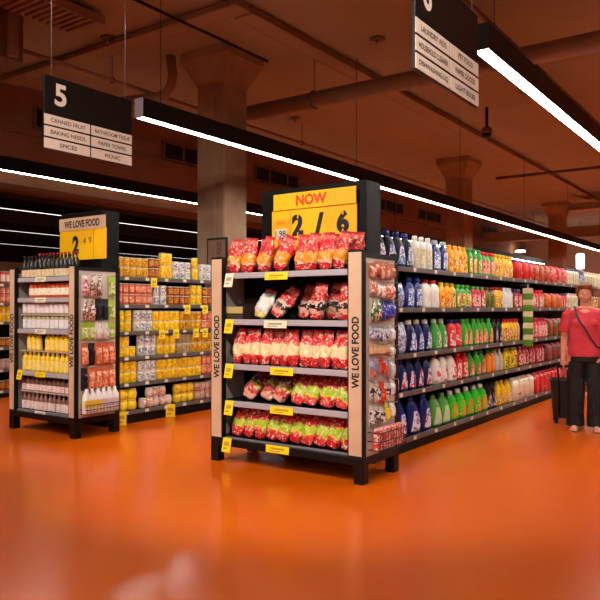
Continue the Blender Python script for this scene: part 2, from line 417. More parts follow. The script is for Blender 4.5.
# ------------------------------------------------------------ display ends
def board_panel(e, x0, x1, y, z0, z1, txt_z, txt_h, name='corner_board'):
    b = MB(); b.box(x0, x1, y, y + .05, z0, z1)
    o = part(name, b, BLACK, e)
    part('face_panel', MB().box(x0 + .012, x1 - .012, y - .006, y, z0 + .012, z1 - .018, .002), CREAM, o, label='cream panel reading WE LOVE FOOD upwards')
    text('lettering', 'WE LOVE FOOD', ((x0 + x1) / 2 + .005, y - .006, txt_z), (0, 0, 1), (-1, 0, 0), .07, INK, o, width=txt_h, bold=.035)
    return o
def end_display(X0, X1, Y0, D, shelves, label, bw=.15, hx=None):
    """X0..X1 wide, front at Y0, depth D"""
    e = empty('end_display', ((X0 + X1) / 2, Y0, 0), label, 'display shelf', 'end displays on black tables')
    ox, oy = (X0 + X1) / 2, Y0
    def B(x0, x1, y0, y1, z0, z1, bev=0): return MB().box(x0 - ox, x1 - ox, y0 - oy, y1 - oy, z0, z1, bev)
    for x in (X0, X1 - .09):
        for y in (Y0, Y0 + D - .09):
            part('leg', B(x, x + .09, y, y + .09, 0, .16, .004), BLACK, e)
    part('base_frame', B(X0, X1, Y0, Y0 + D, .15, .215, .006), BLACK, e)
    part('back_panel', B(X0 + .055, X1 - .055, Y0 + D - .2, Y0 + D - .02, .215, 1.8), BLACKM, e)
    hp = part('header_panel', B(hx[0], hx[1], Y0 + D - .2, Y0 + D + .06, 1.8, 2.54, .004), HEAD, e)
    for x in (X0 + .01, X1 - .05):
        part('side_panel', B(x, x + .04, Y0 + .05, Y0 + D - .03, .215, 1.83), mat((196, 184, 176), .6), e)
        part('side_frame', B(x - .005, x + .045, Y0 + D - .06, Y0 + D, .2, 1.89), BLACK, e)
        part('side_frame', B(x - .005, x + .045, Y0 + .04, Y0 + D - .03, 1.83, 1.87), BLACK, e)
    board = []
    tz, th = 1.06, .58
    board_panel(e, X0 + .0 - ox, X0 + bw - ox, 0, .215, 1.89, tz, th)
    board_panel(e, X1 - bw - ox, X1 - ox, 0, .215, 1.89, tz, th)
    for z in shelves:
        s = part('shelf', B(X0 + .05, X1 - .05, Y0 + .06, Y0 + D - .2, z - .03, z, .003), BLACKM, e)
        part('price_rail', B(X0 + bw + .005, X1 - bw - .005, Y0 + .03, Y0 + .06, z - .045, z + .006, .004), RAIL if z > .3 else DRAIL, s)
    return e
CX0, CX1, CY = -4.47, -2.83, 4.87
center = end_display(CX0, CX1, CY, .62, [.225, .56, .90, 1.31, 1.735], 'central end display with red bags under the NOW 2 / 6 sign', .145, (-4.2, -3.04))
left = end_display(-7.6, -6.37, 4.78, .62, [.235, .68, 1.17, 1.53, 1.765], 'left end display of jars and bottles under the 2.49 sign', .11, (-7.2, -6.46))
# intermediate trays of the left display
for z, nm in ((.455, 'tray'), (.925, 'tray'), (1.345, 'tray')):
    part('tray', MB().box(-.5, .5, .075, .36, z - .012, z), mat((205, 180, 165), .6), left)
# yellow promotional signs
RED = mat((225, 70, 20), .5)
e = empty('price_sign', (-3.58, 5.28, 1.95), 'large yellow sign reading NOW 2 / 6 above the central display', 'sign')
part('lower_board', MB().box(-.47, .46, -.02, -.004, 0, .385), YEL, e)
up = part('upper_board', MB().box(-.44, .46, -.035, -.02, .385, .535), YEL, e)
text('word_now', 'NOW', (-.01, -.035, .462), (1, 0, 0), (0, 0, 1), .1, RED, e, width=.34, bold=.045)
text('digit_two', '2', (-.17, -.02, .235), (1, 0, 0), (0, 0, 1), .2, INK, e, width=.13, bold=.055)
text('slash', '/', (.07, -.02, .235), (1, 0, 0), (0, 0, 1), .2, INK, e, width=.10, bold=.06)
text('digit_six', '6', (.32, -.02, .235), (1, 0, 0), (0, 0, 1), .2, INK, e, width=.13, bold=.055)
st = MB(); 
for x, z in ((-.17, .235), (.32, .235)): st.box(x - .005, x + .007, -.0235, -.0225, z + .06, z + .11); st.box(x - .005, x + .007, -.0235, -.0225, z - .11, z - .065)
part('stencil_gap', st, YEL, e)
ip = part('price_inset', MB().box(-.455, -.26, -.026, -.02, .11, .3), mat((235, 170, 20), .5), e)
part('price_card', MB().box(-.43, -.29, -.029, -.026, .12, .21), mat((215, 205, 190), .5), ip)
text('old_price', '1.98', (-.36, -.029, .165), (1, 0, 0), (0, 0, 1), .06, INK, ip, width=.12, bold=.01)
text('word_was', 'WAS', (-.36, -.026, .265), (1, 0, 0), (0, 0, 1), .035, RED, ip, width=.1)
part('divider', MB().box(-.25, -.246, -.024, -.02, .01, .37), mat((190, 130, 10), .5), e)

e = empty('price_sign', (-6.76, 5.19, 2.0), 'yellow sign reading 2.49 headed WE LOVE FOOD above the left display', 'sign')
part('lower_board', MB().box(-.42, .41, -.02, -.004, -.02, .33), YEL, e)
part('upper_board', MB().box(-.42, .41, -.03, -.014, .33, .475), CREAM, e, label='cream heading board')
text('heading', 'WE LOVE FOOD', (0, -.03, .4), (1, 0, 0), (0, 0, 1), .085, INK, e, width=.64, bold=.035)
text('digit_two', '2', (-.12, -.02, .16), (1, 0, 0), (0, 0, 1), .21, INK, e, width=.12, bold=.055)
text('digit_four', '4', (.04, -.02, .2), (1, 0, 0), (0, 0, 1), .08, INK, e, width=.05)
text('digit_nine', '9', (.14, -.02, .2), (1, 0, 0), (0, 0, 1), .08, INK, e, width=.05)
part('divider', MB().box(.2, .206, -.024, -.02, -.01, .32), mat((190, 130, 10), .5), e)
# board on the column
e = empty('wall_sign', (-7.0, 7.78, 1.35), 'framed brown WE LOVE FOOD board standing against the concrete column', 'sign')
part('frame', MB().box(-.2, .2, -.03, 0, .5, 1.11, .006), BLACK, e)
part('face_panel', MB().box(-.17, .17, -.034, -.03, .53, 1.08), noise_mat((128, 92, 74), (138, 100, 82), 3, .6), e)
text('lettering', 'WE LOVE FOOD', (.05, -.034, .8), (0, 0, 1), (-1, 0, 0), .09, INK, e, width=.5, bold=.01)

# price cards clipped to rails
def card(x, y, z, w_, h_, m, label, rx=0):
    o = MB().box(-w_ / 2, w_ / 2, -.004, 0, -h_ / 2, h_ / 2, .001).obj('price_card', m)
    o.location = (x, y, z); o.rotation_euler = (rx, 0, R(0)); tag(o, label, 'price card', 'price cards clipped to shelf edges')
    ln = MB(); ln.box(-w_ * .3, w_ * .3, -.0055, -.004, -h_ * .05, h_ * .22); ln.box(-w_ * .35, w_ * .1, -.0055, -.004, -h_ * .3, -h_ * .18)
    part('print', ln, mat((196, 160, 40), .6) if m is TAG else mat((170, 160, 150), .6), o)
    return o
zs = [(1.735, 'top'), (1.31, 'second'), (.90, 'third'), (.56, 'fourth'), (.225, 'bottom')]
for i, (z, nm) in enumerate(zs):
    card(-4.26, 4.885 if z > .3 else 4.855, z - .06, .1, .13, TAGW if i == 0 else TAG, '%s price card at the left end of the %s shelf, central display' % ('white' if i == 0 else 'yellow', nm), R(-12))
    card([-3.72, -3.73, -3.66, -3.66, -3.68][i], 4.893 if z > .3 else 4.858, z - .035, .25, .065, TAG if i in (0, 1, 2, 3) and i != 1 else (TAGW if i == 1 else TAG), '%s price card at the middle of the %s shelf, central display' % ('cream' if i == 1 else 'yellow', nm), R(-6))
for z, nm, m, c in ((1.765, 'top', TAGW, 'white oval'), (1.53, 'second', TAGW, 'white oval'), (1.17, 'third', TAGW, 'white'), (.68, 'fourth', TAG, 'yellow'), (.235, 'bottom', TAGW, 'white')):
    card(-7.02, 4.80, z - .02, .2, .055, m, '%s price card at the middle of the %s shelf, left display' % (c, nm), R(-6))
card(-7.42, 4.80, .64, .1, .12, TAG, 'yellow price card at the left end of the fourth shelf, left display', R(-12))
for y, z, s in ((6.16, 1.74, 'only one on the top shelf'), (6.76, 1.40, 'left one on the second shelf'), (7.1, 1.40, 'right one on the second shelf'), (6.3, 1.08, 'first from left on the third shelf'), (6.55, 1.08, 'second from left on the third shelf'),
                (6.92, 1.08, 'third from left on the third shelf'), (7.1, 1.08, 'fourth from left on the third shelf'), (5.64, .09, 'left one on the bottom shelf'), (6.45, .09, 'right one on the bottom shelf')):
    o = card(-6.625, y, z, .075, .12, TAG, 'yellow price flag, %s, canned goods run' % s)
    o.rotation_euler = (0, 0, R(55))
    if z < .3: o.scale = (1.6, 1, 1.4)

# ------------------------------------------------------------ long gondola runs (face towards +X)
def gondola(xf, y0, y1, shelves, label, depth=.5, top=1.82, label_step=.45):
    e = empty('shelving_run', (xf, y0, 0), label, 'shelving', 'long black shelving runs')
    L = y1 - y0
    part('plinth', MB().box(-1.05, -.05, 0, L, 0, .1), BLACKM, e)
    part('back_panel', MB().box(-depth - .08, -depth - .02, 0, L, .1, top), BLACKM, e)
    for z in shelves: part('rear_shelf', MB().box(-1.08, -depth - .1, 0, L, z - .03, z, .003), BLACKM, e)
    k = 0
    while k * 1.2 < L + .1:
        y = min(k * 1.2, L - .02)
        part('upright', MB().box(-depth - .02, -depth + .01, y, y + .03, .1, top), BLACK, e); k += 1
    part('end_panel', MB().box(-1.08, -.04, -.03, 0, 0, top), BLACK, e)
    nl = 0
    for z in shelves:
        s = part('shelf', MB().box(-depth, -.015, 0, L, z - .03, z, .003), BLACKM, e)
        part('price_rail', MB().box(-.015, 0, 0, L, z - .045, z + .004, .003), noise_mat((84, 78, 76), (98, 90, 86), 6, .4), s)
        y = .2 + .1 * (nl % 3)
        while y < L:
            if nl < 98: part('shelf_label', MB().box(0, .003, y, y + .06, z - .038, z - .002), mat((224, 214, 190), .5), s); nl += 1
            y += label_step if L < 3 else .5
    return e
RS = [.15, .60, .97, 1.42, 1.82]
gondola(-3.1, 5.63, 15.4, RS, 'long black shelving run of detergents on the right')
LS = [.16, .50, .82, 1.13, 1.46, 1.80]
gondola(-6.65, 5.51, 7.68, LS, 'black shelving run of yellow canned goods behind the left display', label_step=.33)
FS = [.12, .45, .80, 1.20, 1.50, 1.80]
gondola(-10.2, 5.6, 8.2, FS, 'black shelving run cut off at the far left edge')

# ------------------------------------------------------------ packaging meshes
def sring(z, rx, ry, cx=0, cy=0, p=2.0, n=20, a0=0, a1=2 * math.pi, closed=True):
    out = []
    m = n if closed else n + 1
    for j in range(m):
        t = a0 + (a1 - a0) * j / n
        c, s = math.cos(t), math.sin(t)
        k = (abs(c) ** p + abs(s) ** p) ** (-1 / p)
        out.append((cx + rx * k * c, cy + ry * k * s, z))
    return out
def loft(prof, n=20):
    return MB().rings([sring(*q, n=n) if len(q) == 6 else sring(q[0], q[1], q[2], n=n) for q in prof])
def interp(prof, z):
    prof = [q if len(q) == 6 else (q[0], q[1], q[2], 0, 0, 2.0) for q in prof]
    if z <= prof[0][0]: return prof[0]
    for a, b in zip(prof, prof[1:]):
        if a[0] <= z <= b[0]:
            k = (z - a[0]) / max(1e-6, b[0] - a[0])
            return tuple(a[i] + (b[i] - a[i]) * k for i in range(6))
    return prof[-1]
def decal(prof, z0, z1, ang=50, off=.0015, taper=0, n=8, rows=5):
    """label hugging the front (+X) of a lofted body"""
    mb = MB(); rs = []
    for i in range(rows + 1):
        z = z0 + (z1 - z0) * i / rows; q = interp(prof, z)
        a = R(ang) * (1 - taper * i / rows)
        rs.append(sring(z, q[1] + off, q[2] + off, q[3], q[4], q[5], n, -a, a, False))
    m = n + 1
    vs = [p for r in rs for p in r]; fs = [(i * m + j, i * m + j + 1, (i + 1) * m + j + 1, (i + 1) * m + j) for i in range(rows) for j in range(n)]
    mb.add(vs, fs, True)
    return mb

# bodies: profile, cap profile, label range
def P_jug(h):      # leaning-neck detergent bottle, neck shifted towards -Y
    p = 2.8
    return [(0, .040, .072, 0, 0, p), (.012, .046, .08, 0, 0, p), (h * .35, .046, .081, 0, 0, p), (h * .55, .044, .072, 0, -.008, 2.6),
            (h * .72, .038, .052, 0, -.024, 2.4), (h * .82, .028, .034, 0, -.036, 2), (h * .86, .022, .024, 0, -.04, 2), (h * .88, .022, .022, 0, -.04, 2)]
def P_soft(h):     # wide shouldered bottle
    p = 2.5
    return [(0, .04, .066, 0, 0, p), (.012, .044, .072, 0, 0, p), (h * .5, .042, .062, 0, 0, p), (h * .66, .044, .068, 0, 0, p), (h * .78, .036, .052, 0, 0, 2.2), (h * .85, .024, .028, 0, 0, 2), (h * .88, .02, .022, 0, 0, 2)]
def P_slim(h):
    p = 2.6
    return [(0, .036, .056, 0, 0, p), (.01, .04, .06, 0, 0, p), (h * .6, .04, .06, 0, 0, p), (h * .72, .034, .05, 0, 0, 2.3), (h * .82, .02, .024, 0, 0, 2), (h * .88, .017, .018, 0, 0, 2)]
MESH = {}
def bottle_meshes(shape, h, body, cap, lab):
    k = (shape, h, body, cap, tuple(lab))
    if k in MESH: return MESH[k]
    prof = {'jug': P_jug, 'soft': P_soft, 'slim': P_slim}[shape](h)
    bm = loft(prof)
    q = prof[-1]
    if shape in ('jug',):   # moulded grip beside the neck
        bm.tube([(0, -.01, h * .84), (0, .03, h * .80), (0, .062, h * .68), (0, .07, h * .5)], [.009, .011, .012, .01], 8)
    capm = MB().rings([sring(h * .86, .027, .027, q[3], q[4], 2, 14), sring(h * .87, .029, .029, q[3], q[4], 2, 14), sring(h * .985, .025, .025, q[3], q[4], 2, 14), sring(h, .02, .02, q[3], q[4], 2, 14)])
    la = decal(prof, h * .08, h * (.6 if shape == 'jug' else .62), 48, taper=.55 if shape == 'jug' else .1)
    MESH[k] = (bm.mesh('bottle_body', mat(body, .3)), capm.mesh('cap', mat(cap, .35)), la.mesh('label', print_mat(lab, 19)))
    return MESH[k]
def soft_bag_mesh(wd, dp, h, m, crinkle=.006, seed=1, top=.35, nz=22, n=32, name='bag'):
    """filled bag standing up: wd along Y, dp along X"""
    r = random.Random(seed); rs = []
    ph = [r.uniform(0, 6.28) for _ in range(8)]
    for i in range(nz + 1):
        t = i / nz; z = t * h
        body = math.sin(math.pi * min(1, (t * .92 + .08))) ** .38 if t < .95 else .35
        a = wd / 2 * (.52 + .5 * max(0, math.sin(math.pi * (t * .9 + .06))) ** .55) * (1 if t < .86 else 1 + (t - .86) * .6)
        b = dp / 2 * body
        b *= 1 if t < .6 else max(.12, 1 - (t - .6) ** 1.3 * 2.9)
        if t == 0: a *= .8; b *= .75
        ring = []
        for j in range(n):
            u = 2 * math.pi * j / n
            c, s = math.cos(u), math.sin(u); k = (abs(c) ** 2.4 + abs(s) ** 2.4) ** (-1 / 2.4)
            q_ = Vector((math.cos(u) * 1.6 + seed * 3.1, math.sin(u) * 2.2, t * 4.2))
            d = crinkle * 2.6 * noise.noise(q_) - crinkle * 2.2 * abs(noise.noise(q_ * 2.3)) + crinkle * .6 * (math.sin(5 * u + ph[0] + 9 * t) + math.sin(9 * u + ph[1] - 14 * t) * .7 + math.sin(23 * t + ph[2] + 3 * u) * .8)
            if t in (0,): d *= .2
            ring.append(((b + d * (1 if t < .9 else .4)) * k * c, (a + d) * k * s, z))
        rs.append(ring)
    return MB().rings(rs).mesh(name, m)
def box_mesh(wd, dp, h, m, name='carton'):
    return MB().box(-dp / 2, dp / 2, -wd / 2, wd / 2, 0, h, .003).mesh(name, m)

def place(name, root_mesh, kids, loc, label, cat, group, rot=(0, 0, 0), scale=1):
    o = link(name, root_mesh); o.location = loc; o.rotation_euler = rot
    if scale != 1: o.scale = (scale,) * 3
    tag(o, label, cat, group)
    for nm, me in kids: link(nm, me, o)
    return o

# ------------------------------------------------------------ detergents, right run
NAVY = (14, 28, 92); DNAVY = (14, 18, 46); BLUE = (16, 50, 140); WHITE = (232, 228, 218); GREEN = (46, 168, 30); DGREEN = (70, 150, 60)
YELL = (245, 196, 16); OY = (250, 166, 12); REDC = (214, 26, 32); CRIM = (196, 24, 50); GREY = (150, 156, 176); BLK = (20, 18, 22); CRM = (226, 208, 178)
LBLUE = [(220, 226, 236), (60, 110, 190), (235, 235, 230), (120, 160, 60)]
LGRN = [(236, 232, 190), (210, 60, 60), (245, 220, 90), (90, 180, 60)]
LWHT = [(235, 228, 210), (210, 200, 120), (190, 210, 190), (240, 236, 226)]
LYEL = [(250, 210, 60), (200, 60, 30), (245, 230, 180), (245, 160, 20)]
LRED = [(240, 200, 190), (214, 30, 40), (245, 240, 230), (150, 20, 40)]
LPNK = [(236, 90, 100), (245, 200, 170), (240, 120, 60), (220, 50, 80)]
# row: list of (y_start, y_end, what, pitch, args, words)
B_ = 'bottle'; 
rows_right = {
 1.82: [(5.67, 6.46, B_, .2, ('jug', .34, DNAVY, BLUE, LBLUE), 'dark navy bottle with blue cap'),
        (6.47, 6.92, B_, .15, ('soft', .34, WHITE, WHITE, LWHT), 'white bottle with white cap'),
        (6.93, 7.32, B_, .19, ('slim', .33, NAVY, (160, 165, 175), LBLUE), 'navy bottle with grey cap'),
        (7.33, 7.9, B_, .14, ('soft', .31, OY, OY, LYEL), 'orange-yellow bottle'),
        (7.92, 8.36, B_, .145, ('soft', .31, (40, 160, 24), (40, 150, 30), LGRN), 'green bottle'),
        (8.37, 8.78, B_, .135, ('slim', .3, (60, 160, 30), REDC, LPNK), 'green bottle with red cap'),
        (8.8, 9.5, B_, .14, ('slim', .3, YELL, (230, 190, 20), LYEL), 'yellow bottle'),
        (9.55, 10.35, 'bag', .26, (.24, .26, REDC, [(220, 30, 32), (200, 20, 30), (245, 200, 190)], (30, 40, 130)), 'red washing powder bag with blue top'),
        (10.38, 11.2, 'bag', .26, (.24, .25, REDC, [(170, 60, 40), (214, 120, 80), (190, 40, 34), (110, 60, 50)], None), 'brownish red washing powder bag'),
        (11.22, 12.2, 'bag', .28, (.26, .25, REDC, [(216, 34, 40), (230, 150, 140), (200, 24, 34)], None), 'red and pink washing powder bag'),
        (12.25, 13.1, B_, .15, ('soft', .28, CRM, (90, 110, 150), LWHT), 'cream bottle with dull blue cap'),
        (13.12, 13.5, B_, .15, ('slim', .3, (40, 60, 110), (200, 205, 215), LBLUE), 'slate blue bottle'),
        (13.52, 14.9, B_, .16, ('soft', .27, CRM, CRM, LWHT), 'cream bottle at the far end')],
 1.42: [(5.7, 6.28, 'pouch', .2, (.17, .25, [(120, 130, 165), (190, 196, 215), (70, 84, 130), (180, 160, 40)]), 'silvery blue refill pouch'),
        (6.3, 6.64, B_, .17, ('slim', .31, (18, 44, 120), (24, 84, 200), LBLUE), 'blue bottle with bright blue cap'),
        (6.66, 7.06, B_, .2, ('soft', .3, WHITE, REDC, [(238, 232, 224), (214, 220, 214), (240, 200, 195)]), 'white bottle with red cap'),
        (7.08, 7.54, B_, .17, ('soft', .28, OY, YELL, LYEL), 'orange-yellow bottle'),
        (7.55, 8.0, B_, .15, ('slim', .27, (50, 170, 50), (90, 190, 70), LGRN), 'bright green bottle'),
        (8.02, 8.48, B_, .15, ('soft', .26, CRIM, (80, 170, 60), LRED), 'crimson bottle with green cap'),
        (8.5, 8.8, B_, .15, ('slim', .26, (120, 110, 30), (150, 40, 20), [(120, 110, 30), (60, 90, 30), (220, 170, 40)]), 'olive bottle with brown cap'),
        (8.82, 9.1, B_, .14, ('soft', .27, YELL, REDC, LYEL), 'yellow bottle with red cap'),
        (9.12, 9.52, B_, .14, ('soft', .27, (222, 226, 226), (222, 226, 226), [(225, 228, 228), (150, 170, 190)]), 'white bottle'),
        (9.55, 9.85, B_, .15, ('slim', .26, (150, 20, 34), (60, 40, 110), LRED), 'dark red bottle'),
        (10.05, 10.95, B_, .15, ('slim', .27, REDC, REDC, LRED), 'red bottle'),
        (10.98, 11.85, 'bag', .28, (.26, .22, REDC, [(206, 80, 30), (220, 120, 40), (110, 100, 110)], None), 'orange-brown powder bag'),
        (11.87, 12.3, B_, .15, ('soft', .24, REDC, (40, 50, 120), LRED), 'red bottle with blue cap'),
        (12.32, 13.0, B_, .16, ('soft', .25, CRM, CRM, LWHT), 'cream bottle'),
        (13.7, 14.9, B_, .17, ('soft', .25, (150, 110, 60), (120, 50, 30), LGRN), 'brown bottle with green print')],
 .97: [(5.7, 6.3, 'pouch', .21, (.19, .31, [(130, 140, 180), (200, 206, 222), (50, 70, 140)]), 'silvery blue refill pouch'),
       (6.32, 6.9, B_, .19, ('jug', .33, NAVY, (216, 208, 190), LBLUE), 'navy bottle with white cap'),
       (6.92, 7.3, B_, .18, ('jug', .33, (60, 160, 60), (180, 200, 160), [(225, 232, 216), (90, 160, 90), (240, 240, 235)]), 'green bottle with pale cap'),
       (7.32, 7.7, B_, .17, ('soft', .32, REDC, (30, 30, 120), [(230, 60, 60), (214, 220, 235), (220, 30, 36)]), 'red bottle with blue cap'),
       (7.72, 8.72, B_, .165, ('jug', .32, GREEN, (70, 170, 50), LPNK), 'green bottle with pink label'),
       (8.75, 9.1, B_, .17, ('jug', .31, BLK, BLK, [(40, 40, 60), (200, 190, 200), (30, 30, 40)]), 'black bottle'),
       (9.12, 9.8, B_, .15, ('slim', .3, YELL, REDC, LYEL), 'yellow bottle with red cap'),
       (10.1, 11.1, B_, .16, ('slim', .3, (206, 40, 50), (190, 30, 36), LRED), 'red bottle with white print'),
       (11.12, 11.9, 'bag', .27, (.25, .27, REDC, [(170, 30, 34), (60, 110, 50), (196, 40, 40)], None), 'dark red powder bag with green print'),
       (11.95, 12.9, B_, .16, ('slim', .28, REDC, REDC, LRED), 'plain red bottle at the far end')],
 .60: [(5.75, 6.88, B_, .205, ('jug', .31, NAVY, NAVY, [(225, 226, 236), (190, 40, 60), (50, 80, 170)]), 'navy bottle with navy cap'),
       (6.9, 7.52, B_, .2, ('jug', .33, (234, 230, 224), (90, 20, 24), [(236, 232, 228), (214, 60, 60), (236, 232, 228)]), 'large white bottle with dark red cap'),
       (7.54, 7.9, B_, .17, ('soft', .3, REDC, REDC, LRED), 'bright red bottle'),
       (7.92, 8.48, B_, .17, ('jug', .3, GREEN, (60, 170, 50), [(230, 60, 90), (240, 190, 180), (90, 190, 60)]), 'green bottle with red label'),
       (8.5, 8.78, B_, .15, ('slim', .29, (238, 120, 24), (60, 160, 50), [(240, 140, 40), (245, 200, 60)]), 'orange bottle with green cap'),
       (8.8, 9.12, B_, .16, ('jug', .29, (206, 196, 190), (206, 196, 190), [(210, 200, 196), (90, 80, 90)]), 'grey-white bottle'),
       (9.14, 9.7, B_, .15, ('soft', .28, (236, 200, 30), (190, 180, 30), [(240, 210, 40), (80, 80, 40), (240, 210, 40)]), 'yellow bottle with dark print'),
       (9.72, 10.95, B_, .16, ('slim', .28, (170, 24, 40), (150, 20, 34), [(180, 30, 44), (220, 190, 180), (150, 20, 34)]), 'dark red bottle'),
       (11.0, 11.9, 'bag', .27, (.25, .25, REDC, [(150, 50, 44), (90, 80, 84), (190, 60, 54)], None), 'brownish grey powder bag'),
       (11.95, 12.9, B_, .16, ('slim', .27, REDC, REDC, LRED), 'red bottle at the far end')],
 .15: [(5.78, 6.88, B_, .25, ('jug', .38, (12, 34, 110), (16, 60, 170), [(226, 228, 240), (50, 90, 190), (230, 220, 120)]), 'tall blue bottle with slanted white label'),
       (6.9, 7.34, B_, .2, ('jug', .34, (90, 165, 80), (90, 165, 80), [(190, 214, 170), (120, 180, 110)]), 'dull green bottle'),
       (7.36, 8.5, B_, .225, ('jug', .34, (40, 190, 36), (236, 236, 226), [(240, 120, 40), (60, 200, 50), (240, 190, 80)]), 'bright green bottle with white cap'),
       (8.52, 8.85, B_, .18, ('jug', .32, BLK, BLK, [(40, 40, 50), (200, 180, 190), (30, 30, 36)]), 'black bottle'),
       (8.87, 9.4, B_, .19, ('jug', .32, YELL, YELL, LYEL), 'yellow bottle with moulded grip'),
       (9.42, 10.35, 'bag', .23, (.22, .30, CRM, [(226, 208, 180), (236, 222, 196), (200, 120, 100)], None), 'cream bag'),
       (10.4, 11.85, 'bag', .21, (.2, .30, REDC, [(214, 30, 36), (196, 20, 30), (236, 150, 140)], None), 'red bag'),
       (11.9, 12.9, 'bag', .22, (.2, .28, REDC, [(150, 24, 34), (190, 90, 80), (130, 20, 30)], None), 'dark red bag')],
}
SHN = {1.82: 'top', 1.42: 'second', .97: 'third', .60: 'fourth', .15: 'bottom'}
for z, segs in rows_right.items():
    for (y0, y1, what, pitch, a, words) in segs:
        n = max(1, int(round((y1 - y0) / pitch))); st = (y1 - y0) / n
        for i in range(n):
            y = y0 + st * (i + .5); x = -3.185 + rnd.uniform(-.008, .006)
            lab = '%s, %s from near end of batch, %s detergent shelf' % (words, ordn(i), SHN[z])
            grp = words + ' on the %s detergent shelf' % SHN[z]
            rz = R(rnd.uniform(-6, 6))
            if what == B_:
                bm, cm, lm = bottle_meshes(*a)
                kids = [('cap', cm), ('label', lm)]
                o = place('detergent_bottle', bm, kids, (x, y, z + .001), lab, 'bottle', grp, (0, 0, rz)); q = st * .96 / {'jug': .162, 'soft': .144, 'slim': .12}[a[0]]; o.scale = (min(1.25, q), min(1.45, q), 1)
            elif what == 'pouch':
                k = ('pouch', a[0], a[1])
                if k not in MESH: MESH[k] = soft_bag_mesh(a[0], .1, a[1], print_mat(a[2], 22, .25), .002, 3)
                place('refill_pouch', MESH[k], [], (x, y, z + .001), lab, 'pouch', grp, (0, 0, rz))
            else:
                k = ('pbag', a[0], a[1], str(a[3]))
                if k not in MESH:
                    q = a[1]
                    MESH[k] = (MB().rings([sring(0, .06, a[0] * .44, 0, 0, 5), sring(.01, .07, a[0] * .48, 0, 0, 5), sring(q * .8, .068, a[0] * .48, 0, 0, 5), sring(q * .92, .05, a[0] * .47, 0, 0, 5)]).mesh('sack', print_mat(a[3], 14, .4)),
                               MB().rings([sring(q * .92, .05, a[0] * .47, 0, 0, 5), sring(q, .012, a[0] * .47, 0, 0, 5), sring(q * 1.04, .008, a[0] * .46, 0, 0, 5)]).mesh('folded_top', mat(a[4] or a[3][0], .4)))
                place('powder_bag', MESH[k][0], [('folded_top', MESH[k][1])], (x, y, z + .001), lab, 'bag', grp, (0, 0, rz))

# ------------------------------------------------------------ canned goods, left run
def can_mesh(r, h, c1, c2, lid=(200, 196, 190)):
    k = ('can', r, h, tuple(c1), tuple(map(tuple, c2)))
    if k in MESH: return MESH[k]
    b = MB().rings([sring(0, r * .93, r * .93, n=14), sring(.004, r, r, n=14), sring(h - .012, r, r, n=14), sring(h - .008, r * .95, r * .95, n=14)])
    l = MB().rings([sring(h - .01, r * .98, r * .98, n=14), sring(h - .006, r * 1.02, r * 1.02, n=14), sring(h, r * 1.0, r * 1.0, n=14)])
    prof = [(0, r, r), (h, r, r)]
    d = decal(prof, h * .2, h * .75, 60, .001, n=6, rows=1)
    MESH[k] = (b.mesh('can', mat(c1, .35)), l.mesh('lid', mat(lid, .35)), d.mesh('label', print_mat(c2, 40)))
    return MESH[k]
YC = ((246, 204, 10), [(250, 215, 30), (226, 150, 20), (248, 226, 110)], 'yellow'); OC = ((214, 158, 16), [(230, 180, 30), (170, 90, 20), (240, 210, 60)], 'ochre')
PC = ((206, 92, 52), [(220, 120, 80), (236, 180, 150), (200, 80, 50)], 'orange-pink'); WC = ((222, 214, 206), [(225, 220, 225), (110, 110, 140), (230, 200, 60)], 'white')
BC = ((150, 70, 20), [(170, 80, 30), (214, 150, 40), (110, 50, 20)], 'brown'); GC = ((170, 150, 120), [(200, 110, 50), (120, 150, 120), (220, 190, 130)], 'grey-orange')
PK = ((206, 176, 160), [(214, 190, 180), (170, 110, 90)], 'pinkish')
rows_left = {  # shelf z: (y0,y1,kind,layers,height)
 1.80: [(5.52, 6.13, OC, 2, .12), (6.14, 6.33, BC, 2, .125), (6.34, 6.55, YC, 2, .165), (6.56, 6.9, WC, 2, .115), (6.91, 7.06, YC, 2, .15), (7.07, 7.6, WC, 2, .11)],
 1.46: [(5.52, 6.2, PC, 2, .13), (6.21, 6.46, WC, 2, .125), (6.47, 6.88, BC, 2, .12), (6.89, 7.12, YC, 2, .135), (7.13, 7.6, BC, 2, .12)],
 1.13: [(5.52, 5.87, YC, 2, .13), (5.9, 6.2, WC, 2, .13), (6.21, 6.68, YC, 2, .125), (6.69, 7.1, OC, 2, .12), (7.11, 7.6, PC, 2, .12)],
 .82: [(5.52, 5.93, YC, 2, .125), (5.96, 6.27, WC, 2, .135), (6.28, 6.62, YC, 2, .125), (6.63, 6.9, GC, 2, .125), (6.91, 7.6, OC, 2, .125)],
 .50: [(5.52, 5.95, YC, 2, .135), (5.97, 6.27, WC, 2, .13), (6.28, 7.1, YC, 2, .13), (7.11, 7.6, PC, 2, .13)],
}
LN = {1.80: 'top', 1.46: 'second', 1.13: 'third', .82: 'fourth', .50: 'fifth', .16: 'bottom'}
for z, segs in rows_left.items():
    for si, (y0, y1, kd, layers, h) in enumerate(segs):
        r = .043; n = max(1, int((y1 - y0) / .09)); st = (y1 - y0) / n
        r = min(st / 2 - .0015, .046)
        b, l, d = can_mesh(round(r, 3), h, kd[0], kd[1])
        for i in range(n):
            for ly in range(layers):
                if kd is YC and z in (.82,) and si == 0 and ly == 1 and i == n - 1: continue
                lab = '%s can, %s in %s batch, %s layer, %s shelf, canned goods run' % (kd[2], ordn(i), ORD[si], ('lower', 'upper', 'third')[ly], LN[z])
                place('food_can', b, [('lid', l), ('label', d)], (-6.72, y0 + st * (i + .5), z + .001 + ly * (h + .001)), lab, 'can',
                      '%s cans on the %s shelf of the canned goods run' % (kd[2], LN[z]), (0, 0, R(rnd.uniform(-20, 20))))
